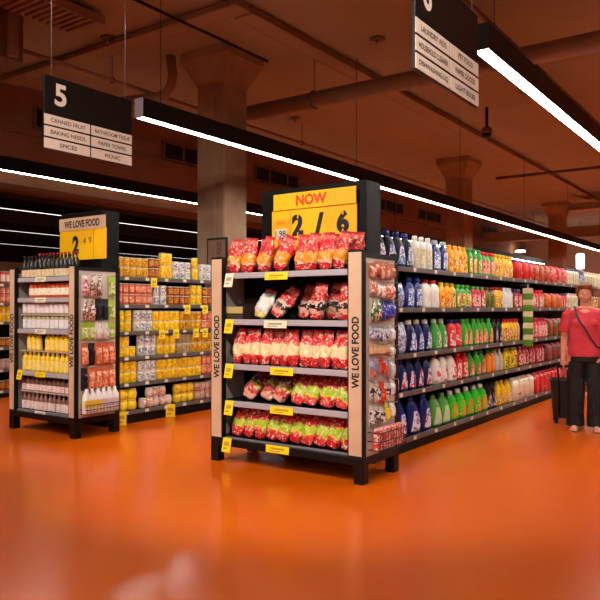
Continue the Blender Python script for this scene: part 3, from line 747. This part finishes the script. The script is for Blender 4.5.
def ball_tub(w_, h, c, key):
    k = ('tub', w_, h, key)
    if k not in MESH:
        MESH[k] = (MB().rings([sring(0, w_ * .36, w_ * .36), sring(h * .15, w_ * .47, w_ * .47), sring(h * .5, w_ * .5, w_ * .5), sring(h * .8, w_ * .45, w_ * .45), sring(h * .86, w_ * .4, w_ * .4)]).mesh('tub', print_mat(c, 16)),
                   MB().rings([sring(h * .85, w_ * .42, w_ * .42), sring(h * .97, w_ * .43, w_ * .43), sring(h, w_ * .38, w_ * .38)]).mesh('lid', mat(c[0], .35)))
    return MESH[k]
for (y0, y1, w_, h, c, key, layers) in [(5.52, 5.96, .146, .13, [(246, 204, 10), (250, 220, 60), (236, 180, 10)], 'yellow', 2), (6.0, 6.55, .105, .125, [(224, 206, 190), (206, 150, 130), (232, 220, 210)], 'white', 2),
                                   (6.6, 6.96, .117, .125, [(236, 190, 20), (240, 210, 60), (200, 140, 20)], 'golden', 2), (6.97, 7.6, .1, .12, [(200, 164, 146), (170, 110, 90), (214, 190, 176)], 'pinkish', 2)]:
    n = int((y1 - y0) / w_ + .01); st = (y1 - y0) / n
    for i in range(n):
        for ly in range(layers):
            if key == 'white' and ly == 1 and i in (0, n - 1): continue
            b, l = ball_tub(w_, h, c, key)
            place('round_tub', b, [('lid', l)], (-6.66 - w_ / 2 - .01, y0 + st * (i + .5), .161 + ly * (h + .001)), '%s round tub, %s in its batch, %s layer, bottom shelf, canned goods' % (key, ordn(i), ('lower', 'upper')[ly]),
                  'tub', '%s tubs on the bottom shelf' % key, (0, 0, rnd.uniform(0, 6)))
# far left run: only its near corner shows
FN = {.12: 'bottom', .45: 'fifth', .80: 'fourth', 1.2: 'third', 1.5: 'second', 1.8: 'top'}
for z, kd, h in ((1.80, ((190, 70, 60), [(230, 200, 180), (200, 80, 60)], 'red'), .2), (1.50, PC, .13), (1.20, YC, .14), (.80, BC, .15), (.45, PK, .16), (.12, BC, .15)):
    b, l, d = can_mesh(.046, h, kd[0], kd[1])
    for i in range(8):
        for ly in range(1 if z == 1.8 else 2 if h < .15 else 1):
            place('food_can', b, [('lid', l), ('label', d)], (-10.27, 5.95 + i * .095, z + .001 + ly * (h + .001)), '%s can, %s along, %s layer, %s shelf of the far left run' % (kd[2], ordn(i), ('lower', 'upper')[ly], FN[z]),
                  'can', '%s cans on the far left run' % kd[2])

# ------------------------------------------------------------ left end display: jars and bottles
def jar_meshes(key, r, h, prof, body, cap, lab, lz, cr, rough=.25):
    k = ('jar', key)
    if k in MESH: return MESH[k]
    b = loft([(q[0] * h, q[1] * r, q[1] * r) for q in prof], 14)
    l = MB().rings([sring((prof[-1][0] - .03) * h, cr, cr, n=12), sring(h * .99, cr, cr, n=12), sring(h, cr * .85, cr * .85, n=12)])
    pr = [(q[0] * h, q[1] * r, q[1] * r, 0, 0, 2.0) for q in prof]
    d = decal(pr, lz[0] * h, lz[1] * h, 75, .001, n=8, rows=2)
    d.v = [(y, -x, z) for x, y, z in d.v]      # turn the label to face -Y
    MESH[k] = (b.mesh('jar', mat(body, rough)), l.mesh('cap', mat(cap, .4)), d.mesh('label', lab))
    return MESH[k]
P_B = [(0, .92), (.02, 1), (.55, 1), (.7, .75), (.78, .36), (.95, .32)]
P_J = [(0, .92), (.03, 1), (.72, 1), (.84, .85), (.88, .8)]
P_S = [(0, .9), (.03, 1), (.4, .96), (.62, 1), (.78, .8), (.84, .4), (.88, .3)]
CRML = print_mat([(226, 200, 160), (222, 194, 152), (170, 130, 100)], 30, .5)
WHTL = print_mat([(236, 226, 226), (230, 220, 224), (190, 180, 200)], 30, .5)
ORGL = print_mat([(255, 236, 214), (245, 226, 204), (230, 150, 110)], 30, .5)
YLLL = print_mat([(250, 214, 60), (245, 226, 150), (230, 170, 40)], 30, .5)
PNKL = print_mat([(232, 210, 206), (236, 220, 214), (150, 90, 90)], 40, .5)
kinds = [ # z, n, x0, x1, y, key,r,h,prof,body,cap,label,lz,cr,name,words,skip
 (1.766, 12, -7.52, -6.58, 4.90, 'dark', .036, .26, P_B, (24, 18, 16), (14, 12, 12), CRML, (.06, .38), .014, 'sauce_bottle', 'dark bottle with cream label', 'top shelf, front row', ()),
 (1.766, 11, -7.4, -6.62, 5.02, 'darkred', .036, .30, P_B, (30, 18, 16), (190, 24, 30), CRML, (.06, .38), .014, 'sauce_bottle', 'dark bottle with red cap', 'top shelf, back row', ()),
 (1.531, 10, -7.36, -6.52, 4.90, 'orange', .041, .17, P_J, (206, 92, 50), (216, 84, 44), ORGL, (.22, .68), .036, 'sauce_jar', 'orange jar with white label', 'second shelf', ()),
 (1.171, 11, -7.47, -6.52, 4.89, 'wlow', .040, .165, P_J, (170, 160, 120), (150, 130, 70), WHTL, (.1, .7), .03, 'food_jar', 'white labelled jar', 'third shelf, lower layer', ()),
 (1.346, 11, -7.47, -6.52, 4.89, 'wlow', .040, .165, P_J, (170, 160, 120), (150, 130, 70), WHTL, (.1, .7), .03, 'food_jar', 'white labelled jar', 'third shelf, upper layer', ()),
 (.681, 11, -7.47, -6.52, 4.89, 'ylow', .040, .225, P_S, (240, 196, 40), (250, 220, 60), YLLL, (.08, .6), .018, 'mustard_bottle', 'yellow squeeze bottle', 'fourth shelf, lower layer', ()),
 (.926, 11, -7.47, -6.52, 4.89, 'yup', .040, .21, P_S, (250, 206, 20), (255, 230, 70), YLLL, (.08, .6), .018, 'mustard_bottle', 'bright yellow squeeze bottle', 'fourth shelf, upper layer', (0, 4)),
 (.236, 12, -7.48, -6.51, 4.89, 'plow', .037, .205, P_B, (130, 84, 74), (190, 160, 150), PNKL, (.05, .5), .016, 'dressing_bottle', 'brown bottle with white label', 'bottom shelf, lower layer', ()),
 (.456, 12, -7.48, -6.51, 4.89, 'pup', .037, .185, P_B, (120, 76, 70), (200, 170, 160), PNKL, (.05, .42), .016, 'dressing_bottle', 'brown bottle with white label', 'bottom shelf, upper layer', ()),
]
for (z, n, x0, x1, y, key, r, h, prof, body, cap, lab, lz, cr, nm, words, where, skip) in kinds:
    b, l, d = jar_meshes(key, r, h, prof, body, cap, lab, lz, cr)
    for i in range(n):
        if i in skip: continue
        x = x0 + r + (x1 - x0 - 2 * r) * i / (n - 1)
        place(nm, b, [('cap', l), ('label', d)], (x, y + rnd.uniform(-.004, .004), z + .001), '%s, %s from the left, %s, left display' % (words, ordn(i), where), 'bottle' if 'bottle' in nm else 'jar',
              '%ss on the %s, left display' % (words, where), (0, 0, R(rnd.uniform(-12, 12))))

# ------------------------------------------------------------ central display: bags
BR = (206, 30, 38); DR = (150, 14, 26)
def bag_set(key, stops, h, w_, d):
    out = []
    for s in range(3):
        k = (key, s)
        if k not in MESH: 
            MESH[k] = soft_bag_mesh(w_, d, h, bag_mat(stops, h), .005, s * 5 + 2)
            me = MESH[k]
            for v in me.vertices: v.co = Vector((v.co.y, -v.co.x, v.co.z))   # face -Y
        out.append(MESH[k])
    ks = key + 'seal'
    if ks not in MESH:
        m = MB(); n = 14
        vs = []; fs = []
        for i in range(n + 1):
            x = (i / n - .5) * w_ * .74; y = .004 * math.sin(i * 2.4)
            vs += [(x, y - .003, h * .96), (x * 1.12, y * 2 - .003, h * 1.05), (x * 1.12, y * 2 + .003, h * 1.05), (x, y + .003, h * .97)]
        for i in range(n):
            a = i * 4
            fs += [(a, a + 4, a + 5, a + 1), (a + 1, a + 5, a + 6, a + 2), (a + 2, a + 6, a + 7, a + 3)]
        fs += [(0, 1, 2, 3), (n * 4 + 3, n * 4 + 2, n * 4 + 1, n * 4)]
        m.add(vs, fs); MESH[ks] = m.mesh('crimped_seal', mat((190, 40, 46), .3))
    return out, MESH[ks]
ROWS = [
 # key, z, stops, h, w, d, list of (x, y, leanX(deg back), roll(deg)), words, shelfname
 ('r1', 1.736, [(0, BR), (.2, (238, 200, 170)), (.26, (244, 150, 26)), (.52, (214, 40, 40)), (.6, BR), (.85, (226, 90, 80))], .31, .15, .10,
  [(-4.28, 4.98, 6, 2), (-4.12, 4.98, 6, 6), (-3.94, 4.97, 8, 12), (-3.76, 4.97, 8, 22), (-3.53, 5.0, 6, 4), (-3.42, 4.97, 6, 8), (-3.26, 4.97, 6, 3), (-3.13, 4.98, 8, 10), (-3.06, 5.09, 8, 6)], 'red and orange bag', 'front row, top shelf'),
 ('r1', 1.736, None, .31, .15, .10, [(-4.2, 5.12, 3, 0), (-4.0, 5.13, 3, -4), (-3.84, 5.12, 3, 5), (-3.62, 5.13, 3, 6), (-3.46, 5.13, 3, -4), (-3.3, 5.13, 3, 3)], 'red and orange bag', 'back row, top shelf'),
 ('r2b', 1.311, [(0, (226, 190, 60)), (.2, (210, 206, 200)), (.3, (226, 226, 222)), (.8, (150, 140, 130))], .27, .15, .09, [(-3.99, 4.99, 24, 14)], 'white and yellow bag', 'second shelf'),
 ('r2', 1.311, [(0, BR), (.14, (226, 160, 140)), (.3, (30, 14, 16)), (.44, (214, 190, 170)), (.52, (196, 34, 40)), (.85, (226, 110, 100))], .30, .155, .10,
  [(-3.82, 5.0, 26, 30), (-3.62, 5.16, 14, 10), (-3.36, 4.975, 8, 8), (-3.27, 5.1, 8, 10), (-3.06, 4.975, 8, 2)], 'red bag with black band', 'second shelf'),
 ('r3', .901, [(0, BR), (.2, (226, 60, 60)), (.27, (244, 222, 170)), (.62, (224, 70, 66)), (.7, BR), (.88, (230, 150, 130))], 0.31, .122, .10,
  [(-4.23 + i * .1075, 4.965 + (.02 if i % 3 == 1 else 0), 5, rnd.uniform(-4, 8)) for i in range(12)], 'red and cream bag', 'third shelf'),
 ('r4', .561, [(0, (224, 54, 56)), (.24, (238, 200, 60)), (.3, (170, 200, 30)), (.56, (206, 44, 50)), (.68, BR), (.85, (190, 60, 54))], .29, .16, .10,
  [(-3.57, 4.98, 22, 12), (-3.44, 4.98, 22, 16), (-3.26, 4.97, 20, 14), (-3.1, 4.97, 18, 12)], 'red and lime bag', 'fourth shelf'),
 ('r4d', .561, [(0, (226, 150, 130)), (.2, (200, 60, 56)), (.42, (190, 180, 60)), (.55, (110, 80, 50)), (.7, (120, 20, 26))], .27, .15, .09,
  [(-4.14, 5.0, 30, 26), (-3.95, 5.03, 30, 26), (-3.79, 4.99, 28, 28), (-3.68, 5.16, 16, 10)], 'slumped brownish red bag', 'fourth shelf'),
 ('r5', .226, [(0, BR), (.18, (226, 60, 56)), (.27, (236, 190, 70)), (.32, (176, 204, 24)), (.56, (214, 50, 56)), (.66, BR), (.85, (222, 120, 104))], .30, .135, .09,
  [(-4.24 + i * .131, 4.965 + .008 * (i % 2), 16, rnd.uniform(10, 18)) for i in range(10)], 'red and lime bag', 'bottom shelf'),
]
for (key, z, stops, h, w_, d, spots, words, where) in ROWS:
    ms, seal = bag_set(key, stops, h, w_, d)
    for i, (x, y, lean, roll) in enumerate(spots):
        lift = abs(math.sin(R(roll))) * w_ * .33 + abs(math.sin(R(lean))) * d * .25
        place('snack_bag', ms[i % 3], [('crimped_seal', seal)], (x, y, z + lift), '%s, %s from the left, %s of the central display' % (words, ORD[i], where), 'bag', '%ss, %s of the central display' % (words, where),
              (R(-lean), R(roll), R(rnd.uniform(-10, 10))))
# dark empty packaging tray at the left of the second shelf
e = empty('cardboard_tray', (-4.24, 5.0, 1.311), 'empty dark cardboard tray at the left of the second shelf, central display', 'tray')
part('tray_body', MB().box(-.1, .1, -.06, .2, .0, .1).box(-.1, .1, .2, .22, .1, .2), mat((60, 40, 28), .7), e)
part('tray_lip', MB().box(-.1, .1, -.066, -.06, .06, .12), mat((190, 170, 110), .6), e)

# ------------------------------------------------------------ hanging packs on the side panels (+X faces)
def pack_mesh(w_, h, c1, cols, key, shape='blister'):
    k = ('pack', w_, h, key)
    if k in MESH: return MESH[k]
    c = MB().box(-.004, 0, -w_ / 2, w_ / 2, -h, 0, .001)
    b = MB()
    if shape == 'blister':
        b.rings([[(0, -w_ * .4, -h * .92), (0, w_ * .4, -h * .92), (0, w_ * .4, -h * .3), (0, -w_ * .4, -h * .3)][::1],
                 [(.03, -w_ * .32, -h * .86), (.03, w_ * .32, -h * .86), (.03, w_ * .32, -h * .36), (.03, -w_ * .32, -h * .36)]], False)
    elif shape == 'bottle':
        b.rings([sring(-h * .95, .022, w_ * .4, .024, 0, 2.4, 12), sring(-h * .5, .024, w_ * .42, .024, 0, 2.4, 12), sring(-h * .25, .014, w_ * .16, .024, 0, 2, 12), sring(-h * .08, .012, w_ * .14, .024, 0, 2, 12)])
    else:
        b.rings([sring(-h * .97, .012, w_ * .42, .016, 0, 2.4, 12), sring(-h * .85, .02, w_ * .46, .02, 0, 2.4, 12), sring(-h * .4, .02, w_ * .46, .02, 0, 2.4, 12), sring(-h * .2, .006, w_ * .44, .01, 0, 2.4, 12)])
    MESH[k] = (c.mesh('card', mat(c1, .5)), b.mesh('contents', print_mat(cols, 30, .25)))
    return MESH[k]
HK = MB().tube([(-.012, 0, 0), (.07, 0, 0), (.078, 0, .01)], .003, 5).mesh('peg_hook', STEEL)
def hang(disp, xo, x, y, z, w_, h, c1, cols, key, shape, words, name, cat):
    c, b = pack_mesh(w_, h, c1, cols, key, shape)
    hk = link('peg_hook', HK, disp); hk.location = (x - disp.location.x, y - disp.location.y, z)
    place(name, c, [('contents', b)], (x + .012, y, z + .004), words, cat, name.replace('_', ' ') + 's hung on the %s display side' % xo)
WP = (228, 216, 206)
xs = CX1 - .008
cols5 = [5.0, 5.085, 5.17, 5.255, 5.335]
grid = [
 (1.80, .15, (206, 120, 80), [(190, 90, 60), (226, 180, 160), (150, 60, 50)], 'brown', 'pouch', 'brown and pink pouch'),
 (1.64, .14, (232, 200, 190), [(206, 90, 80), (240, 220, 210), (230, 150, 100)], 'pink', 'pouch', 'pink and white pouch'),
 (1.49, .20, None, None, 'mix', 'bottle', ''),
 (1.27, .13, (220, 224, 232), [(70, 90, 140), (220, 220, 226), (200, 160, 120)], 'bw', 'blister', 'blue and white blister pack'),
 (1.12, .10, (230, 190, 150), [(226, 180, 140), (236, 206, 180)], 'peach', 'blister', 'peach coloured pack'),
 (.99, .16, (190, 200, 220), [(120, 130, 170), (226, 110, 50), (230, 230, 235)], 'mix2', 'blister', 'grey blue blister pack'),
 (.81, .18, WP, [(60, 56, 66), (226, 220, 216), (206, 110, 100)], 'dk', 'blister', 'white card pack with dark tool'),
 (.61, .17, WP, [(230, 224, 220), (60, 56, 66), (214, 60, 60)], 'dk2', 'blister', 'white card pack with grey contents'),
]
for r_, (z, h, c1, cs, key, shp, words) in enumerate(grid):
    for i, y in enumerate(cols5):
        if key == 'mix':
            a = ((214, 210, 190), [(70, 110, 60), (232, 226, 210), (190, 60, 50)], 'mixg', 'bottle', 'white and green bottle') if i < 2 else ((60, 60, 140), [(50, 50, 150), (110, 110, 190), (220, 220, 230)], 'mixb', 'pouch', 'blue-violet pouch')
        elif r_ in (5, 6) and i == 2: a = ((226, 60, 50), [(220, 60, 44), (240, 180, 60)], 'redp' + key, 'blister', 'red and orange pack')
        elif r_ in (3, 4, 5, 6, 7) and i == 4: a = ((232, 226, 218), [(236, 230, 224), (190, 190, 200), (240, 236, 230)], 'wt' + key, 'pouch', 'plain white pack')
        elif r_ == 7 and i == 3: a = ((240, 210, 50), [(245, 210, 40), (230, 150, 40)], 'yl', 'blister', 'yellow pack')
        else: a = (c1, cs, key, shp, words)
        z2 = z + rnd.uniform(-.02, .02)
        hang(center, 'central', xs, y, z2, rnd.choice([.062, .07, .08]), h * rnd.choice([.8, .9, 1]), a[0], a[1], a[2], a[3], '%s, %s from the front, %s row down, central display side' % (a[4], ORD[i], ORD[r_]), 'hanging_pack', 'hanging pack')
# wire basket with red packets at the bottom of the side
def basket_side(disp, x, y0, y1, z, h, depth=.12):
    b = MB()
    for zz in (z, z + h * .5, z + h):
        b.tube([(x, y0, zz), (x + depth, y0, zz), (x + depth, y1, zz), (x, y1, zz)], .004, 5)
    k = y0
    while k < y1 + .001: b.tube([(x, k, z), (x + depth, k, z), (x + depth, k, z + h)], .0025, 4); k += .045
    b.v = [(vx - disp.location.x, vy - disp.location.y, vz) for vx, vy, vz in b.v]
    part('wire_basket', b, BLACK, disp)
basket_side(center, CX1 - .01, 4.96, 5.42, .27, .14)
pk = box_mesh(.075, .05, .17, print_mat([(206, 60, 54), (236, 200, 190), (220, 90, 70)], 26))
for i in range(6):
    place('small_packet', pk, [], (CX1 + .055, 5.0 + i * .075, .272), 'red and white packet, %s from the front central display basket' % ORD[i], 'packet', 'packets in the central display basket', (0, R(6), 0))
# left display side
xl = -6.37 - .008
GRN = ((170, 200, 50), [(150, 190, 40), (236, 220, 190), (206, 214, 80)], 'grn', 'blister', 'lime green card pack')
TOOL = (WP, [(232, 224, 216), (150, 60, 60), (120, 120, 60), (236, 230, 224)], 'tool', 'bottle', 'white pack with long dark tool')
WHP = (WP, [(236, 230, 226), (220, 214, 216), (90, 90, 90)], 'whp', 'bottle', 'white bottle pack')
ORP = ((214, 110, 70), [(216, 104, 60), (232, 170, 140), (190, 80, 50)], 'orp', 'pouch', 'orange pouch')
DKP = ((40, 36, 44), [(40, 38, 44), (120, 110, 110)], 'dkp', 'blister', 'dark pack')
PNP = (WP, [(190, 60, 90), (236, 220, 220), (230, 226, 220)], 'pnp', 'bottle', 'pink and white pack')
L = [(1.78, .24, [PNP, TOOL, TOOL, None, GRN]), (1.52, .24, [TOOL, TOOL, DKP, DKP, GRN]), (1.26, .2, [GRN, GRN, WHP, WHP, GRN]),
     (1.03, .25, [ORP, DKP, ORP, ORP, ORP]), (.76, .25, [DKP, ORP, ORP, ORP, ORP])]
for r_, (z, h, cs) in enumerate(L):
    for i, a in enumerate(cs):
        if a is None: continue
        hang(left, 'left', xl, 4.9 + i * .093, z, .088, h, a[0], a[1], a[2], a[3], '%s, %s from the front, %s row down, left display side' % (a[4], ORD[i], ORD[r_]), 'hanging_pack', 'hanging pack')
basket_side(left, -6.38, 4.86, 5.32, .26, .1)
sm = MB().rings([sring(0, .026, .034, 0, 0, 2.4), sring(.01, .03, .037, 0, 0, 2.4), sring(.14, .03, .036, 0, 0, 2.4), sring(.18, .013, .013), sring(.2, .013, .013)]).mesh('bottle', mat((232, 228, 228), .35))
sl = decal([(0, .03, .037, 0, 0, 2.4), (.2, .03, .037, 0, 0, 2.4)], .05, .11, 60).mesh('label', mat((236, 196, 60), .5))
sl2 = decal([(0, .03, .037, 0, 0, 2.4), (.2, .03, .037, 0, 0, 2.4)], .05, .11, 60).mesh('label', mat((206, 190, 196), .5))
for i in range(6):
    place('cleaner_bottle', sm, [('label', sl if i < 3 else sl2)], (-6.325, 4.9 + i * .077, .262), 'white bottle with %s label, %s from the front, left display basket' % ('yellow' if i < 3 else 'pale', ORD[i]), 'bottle', 'white bottles in the left display basket', scale=1.35)

# clip strip on the detergent run
e = empty('clip_strip', (-3.0, 9.66, .89), 'narrow hanging clip strip on the detergent run shelves', 'clip strip')
part('strip', MB().box(-.012, .012, .0, .005, 0, .86), mat((200, 190, 170), .5), e)
part('hook_arm', MB().box(-.1, 0, .001, .004, .84, .85), STEEL, e)
pm = MB().box(-.068, .068, -.012, -.001, 0, .085, .003).mesh('pouch', mat((84, 140, 34), .45))
hm = MB().box(-.068, .068, -.014, -.001, .086, .158, .003).mesh('header_card', print_mat([(224, 210, 160), (232, 220, 180), (190, 190, 110)], 30))
for i in range(5):
    place('green_packet', pm, [('header_card', hm)], (-3.0, 9.66, .895 + i * .16), 'green packet with beige header on the clip strip, %s from the top' % ORD[4 - i], 'packet', 'green packets on the clip strip')

# ------------------------------------------------------------ shopper with basket trolley
def fuse(mb, name, m, voxel=.009, smooth=2, parent=None, cut=None):
    me = mb.mesh(name, m); o = bpy.data.objects.new('tmp', me); COL.objects.link(o)
    rm = o.modifiers.new('r', 'REMESH'); rm.mode = 'VOXEL'; rm.voxel_size = voxel; rm.use_smooth_shade = True
    if smooth:
        s = o.modifiers.new('s', 'SMOOTH'); s.factor = .5; s.iterations = smooth
    bpy.context.view_layer.update()
    dg = bpy.context.evaluated_depsgraph_get()
    out = bpy.data.meshes.new_from_object(o.evaluated_get(dg)); out.name = name
    bpy.data.objects.remove(o)
    if not out.materials: out.materials.append(m)
    return link(name, out, parent)
SKIN = noise_mat((214, 140, 112), (224, 152, 122), 8, .55)
person = empty('person', (-2.0, 8.56, 0), 'woman in a coral red t-shirt and black trousers facing us, crossbody strap', 'person', rz=R(13.3))
body = MB()
for s in (-1, 1):     # legs and feet
    body.tube([(.10 * s, 0, .92), (.11 * s, -.005, .72), (.11 * s, .0, .5), (.108 * s, .015, .32), (.105 * s, .02, .1), (.105 * s, .02, .04)], [.1, .09, .062, .058, .038, .036], 14)
    fx = .105 * s
    body.tube([(fx, .05, .035), (fx + .01 * s, -.04, .038), (fx + .02 * s, -.12, .026), (fx + .022 * s, -.16, .02)], [.034, .036, .036, .022], 12)
    for t in range(5):
        body.tube([(fx + (.028 * s) + (t - 2) * .015, -.13, .02), (fx + .03 * s + (t - 2) * .017, -.185 + abs(t - 1) * .006, .014)], [.011, .009], 8)
body.tube([(0, 0, .88), (0, 0, 1.0), (0, -.01, 1.15), (0, -.01, 1.28), (0, .0, 1.38), (0, .005, 1.42)], [.15, .145, .13, .135, .12, .06], 18)
body.tube([(-.15, 0, 1.36), (0, .0, 1.4), (.15, 0, 1.36)], [.055, .06, .055], 14)
body.tube([(0, .005, 1.38), (0, -.005, 1.50)], [.056, .052], 14)
# head
body.ell((0, -.005, 1.585), (.074, .092, .105), 20, 14); body.ell((0, -.03, 1.535), (.052, .06, .06)); body.ell((0, -.07, 1.505), (.025, .022, .018))
body.tube([(0, -.09, 1.6), (0, -.108, 1.568), (0, -.098, 1.558)], [.008, .013, .01], 8)      # nose
for s in (-1, 1):
    body.ell((.074 * s, .005, 1.575), (.01, .018, .03)); body.ell((.034 * s, -.075, 1.55), (.022, .018, .018)); body.ell((.03 * s, -.088, 1.612), (.022, .008, .006))
body.ell((0, -.092, 1.532), (.02, .008, .005)); body.ell((0, -.09, 1.524), (.017, .008, .005))
def arm(pts, rad, hand_dir, side):
    body.tube(pts, rad, 12)
    w0 = Vector(pts[-1]); d = Vector(hand_dir).normalized(); a = Vector((0, 1, 0))
    a = (a - d * a.dot(d)).normalized(); p = d.cross(a).normalized()
    body.tube([w0, w0 + d * .04, w0 + d * .085], [.026, .034, .03], 10)
    for k, ln in enumerate((.062, .072, .068, .052)):      # four fingers, curled
        b0 = w0 + d * .08 + a * ((k - 1.5) * -.017)
        c = p * (side)
        body.tube([b0, b0 + d * ln * .45 + c * .004, b0 + d * ln * .75 + c * .022, b0 + d * ln * .7 + c * .042], [.0095, .009, .0085, .0075], 8)
    t0 = w0 + d * .025 - a * .024
    body.tube([t0, t0 + d * .03 - a * .02 + p * side * .01, t0 + d * .055 - a * .018 + p * side * .025], [.012, .01, .009], 8)
arm([(-.175, 0, 1.35), (-.205, .01, 1.2), (-.225, .02, 1.07), (-.235, .0, .95), (-.24, -.02, .83)], [.055, .048, .04, .036, .026], (0, -.05, -1), 1)
arm([(.175, 0, 1.35), (.215, .01, 1.2), (.235, .015, 1.08), (.23, -.06, .98), (.2, -.13, .9)], [.055, .048, .04, .036, .026], (-.3, -.5, -.7), -1)
fuse(body, 'body', SKIN, .0065, 2, person)
for s in (-1, 1):
    ey = part('eye', MB().ell((.03 * s, -.0905, 1.592), (.012, .007, .007), 10, 7), mat((236, 228, 222), .3), person)
    part('iris', MB().ell((.03 * s, -.0965, 1.592), (.0055, .0025, .0055), 8, 6), mat((50, 36, 26), .3), ey)
part('lips', MB().ell((0, -.099, 1.529), (.022, .004, .0065), 12, 6), mat((180, 80, 76), .5), person)
hair = MB(); hair.ell((0, .014, 1.612), (.086, .097, .094), 20, 14); hair.ell((0, .05, 1.56), (.076, .06, .085), 16, 10)
for k in range(9):
    a = R(-80 + k * 20); hair.tube([(.03 * math.sin(a), -.03, 1.7), (.07 * math.sin(a), -.076 - .014 * math.cos(a), 1.672), (.078 * math.sin(a), -.086 * abs(math.cos(a)) - .012, 1.638)], [.024, .019, .008], 8)
for s in (-1, 1): hair.tube([(.07 * s, -.02, 1.66), (.082 * s, -.022, 1.61), (.082 * s, -.008, 1.555)], [.024, .018, .009], 8)
fuse(hair, 'hair', noise_mat((96, 46, 20), (136, 72, 34), 30, .6, .4), .006, 1, person)
sh = MB()
def fring(z, a, b, cy=0): return sring(z, a, b, 0, cy, 2.4, 28)
sh.rings([fring(.86, .188, .145), fring(.9, .195, .152), fring(1.0, .185, .145), fring(1.1, .172, .14, -.01), fring(1.22, .178, .15, -.018), fring(1.3, .182, .135, -.01), fring(1.37, .172, .118, -.005), fring(1.405, .13, .095), fring(1.42, .085, .075)])
for s in (-1, 1):
    sh.tube([(.13 * s, 0, 1.365), (.185 * s, 0, 1.33), (.212 * s, .008, 1.2), (.222 * s, .012, 1.14)], [.07, .072, .066, .063], 16)
    sh.ell((.075 * s, -.1, 1.24), (.07, .07, .065))
fuse(sh, 't_shirt', noise_mat((200, 48, 62), (212, 62, 74), 12, .85, .2), .008, 2, person)
tr = MB()
tr.rings([fring(.8, .175, .13), fring(.9, .178, .135), fring(.98, .165, .13)])
for s in (-1, 1):
    tr.tube([(.085 * s, 0, .88), (.098 * s, 0, .72), (.108 * s, 0, .5), (.112 * s, .01, .3), (.112 * s, .01, .12), (.112 * s, .01, .05)], [.108, .104, .092, .094, .1, .102], 18)
    for k in range(4): tr.tube([(.03 * s + .04 * k * s, -.085, .6), (.045 * s + .04 * k * s, -.088, .2)], .012, 6)
fuse(tr, 'trousers', noise_mat((9, 9, 11), (15, 14, 17), 9, .75, .2), .009, 2, person)
for s in (-1, 1):
    fx = .105 * s + .012 * s
    sd = part('sandal', MB().rings([[(fx + .04 * math.cos(t) * (1 + .25 * (math.sin(t) < 0)), -.05 + .14 * math.sin(t), z) for t in [2 * math.pi * j / 20 for j in range(20)]] for z in (.0, .012)]), mat((120, 84, 60), .6), person)
    part('sandal_strap', MB().tube([(fx - .045, -.1, .012), (fx - .025, -.105, .05), (fx + .025, -.105, .052), (fx + .05, -.1, .012)], .009, 8).tube([(fx - .04, 0, .012), (fx - .02, -.02, .072), (fx + .025, -.02, .072), (fx + .045, 0, .012)], .008, 8), mat((170, 150, 140), .4), sd)
hb = empty('handbag', (-1.82, 8.66, .9), 'black shoulder bag on a strap at the right hip of the shopper', 'bag', rz=R(13.3))
part('bag_body', MB().rings([sring(-.16, .10, .035, 0, 0, 4), sring(-.14, .13, .05, 0, 0, 4), sring(.06, .12, .045, 0, 0, 4), sring(.12, .1, .02, 0, 0, 4)]), mat((20, 18, 20), .5), hb, loc=(.1, -.17, 0))
iv = [(-.115, .0, 1.44), (-.108, -.09, 1.41), (-.095, -.14, 1.35), (-.06, -.185, 1.27), (-.0, -.195, 1.18), (.06, -.19, 1.07), (.13, -.172, .97)]
ov = Vector((-2.0, 8.56, 0)) - Vector((-1.82, 8.66, .9)); ov = Matrix.Rotation(-R(13.3), 3, 'Z') @ ov
st_ = MB(); pts = [Vector(p) + ov for p in iv] + [Vector((.1, -.17, .1))]
for a_, b_ in zip(pts, pts[1:]):
    d = (b_ - a_).normalized(); n_ = Vector((0, -1, 0)); sd_ = d.cross(n_).normalized() * .011; t_ = Vector((0, -.003, 0))
    st_.add([a_ - sd_, a_ + sd_, b_ + sd_, b_ - sd_, a_ - sd_ + t_, a_ + sd_ + t_, b_ + sd_ + t_, b_ - sd_ + t_], [(0, 1, 2, 3), (7, 6, 5, 4), (0, 4, 5, 1), (1, 5, 6, 2), (2, 6, 7, 3), (3, 7, 4, 0)])
part('shoulder_strap', st_, mat((40, 20, 18), .5), hb)

bk = empty('rolling_basket', (-2.31, 9.02, 0), 'black wheeled shopping basket pulled by the woman in the coral shirt', 'shopping basket', rz=R(13.3))
shell = MB(); 
def rr(z, a, b, i=0): return sring(z, a - i, b - i, 0, 0, 6, 32)
shell.rings([rr(.06, .15, .13), rr(.07, .155, .135), rr(.45, .185, .165), rr(.465, .195, .175), rr(.48, .195, .175), rr(.48, .195, .175, .015), rr(.44, .185, .165, .012), rr(.08, .15, .13, .01)], False)
part('basket_shell', shell, mat((20, 18, 19), .5), bk)
for k in range(3):
    part('printed_mark', MB().box(-.02 + .01 * k, .1 + .01 * k, -.158 - k * .007, -.15 - k * .007, .2 + k * .07, .215 + k * .07), mat((130, 50, 50), .6), bk)
for s in (-1, 1): part('wheel', MB().tube([(.15 * s - .012, .1, .04), (.15 * s + .012, .1, .04)], .04, 16), mat((34, 32, 34), .5), bk); part('front_foot', MB().box(.12 * s - .02, .12 * s + .02, -.11, -.07, 0, .07), BLACK, bk)
hnd = MB()
gl = Vector((.11, -.475, .755))
gl = Matrix.Rotation(-R(13.3), 3, 'Z') @ (Vector((-2.0, 8.56, 0)) + Matrix.Rotation(R(13.3), 3, 'Z') @ Vector((-.245, -.04, .74)) - Vector((-2.31, 9.02, 0))) / 1.12
for s in (-1, 1): hnd.tube([(.09 * s, -.17, .1), (.09 * s, -.175, .47), gl + Vector((.05 * s, .02, -.02)), gl + Vector((.05 * s, 0, 0))], .009, 8)
hnd.tube([gl + Vector((-.055, 0, 0)), gl + Vector((.055, 0, 0))], .013, 8)
part('pull_handle', hnd, BLACK, bk); bk.scale = (1.12,) * 3
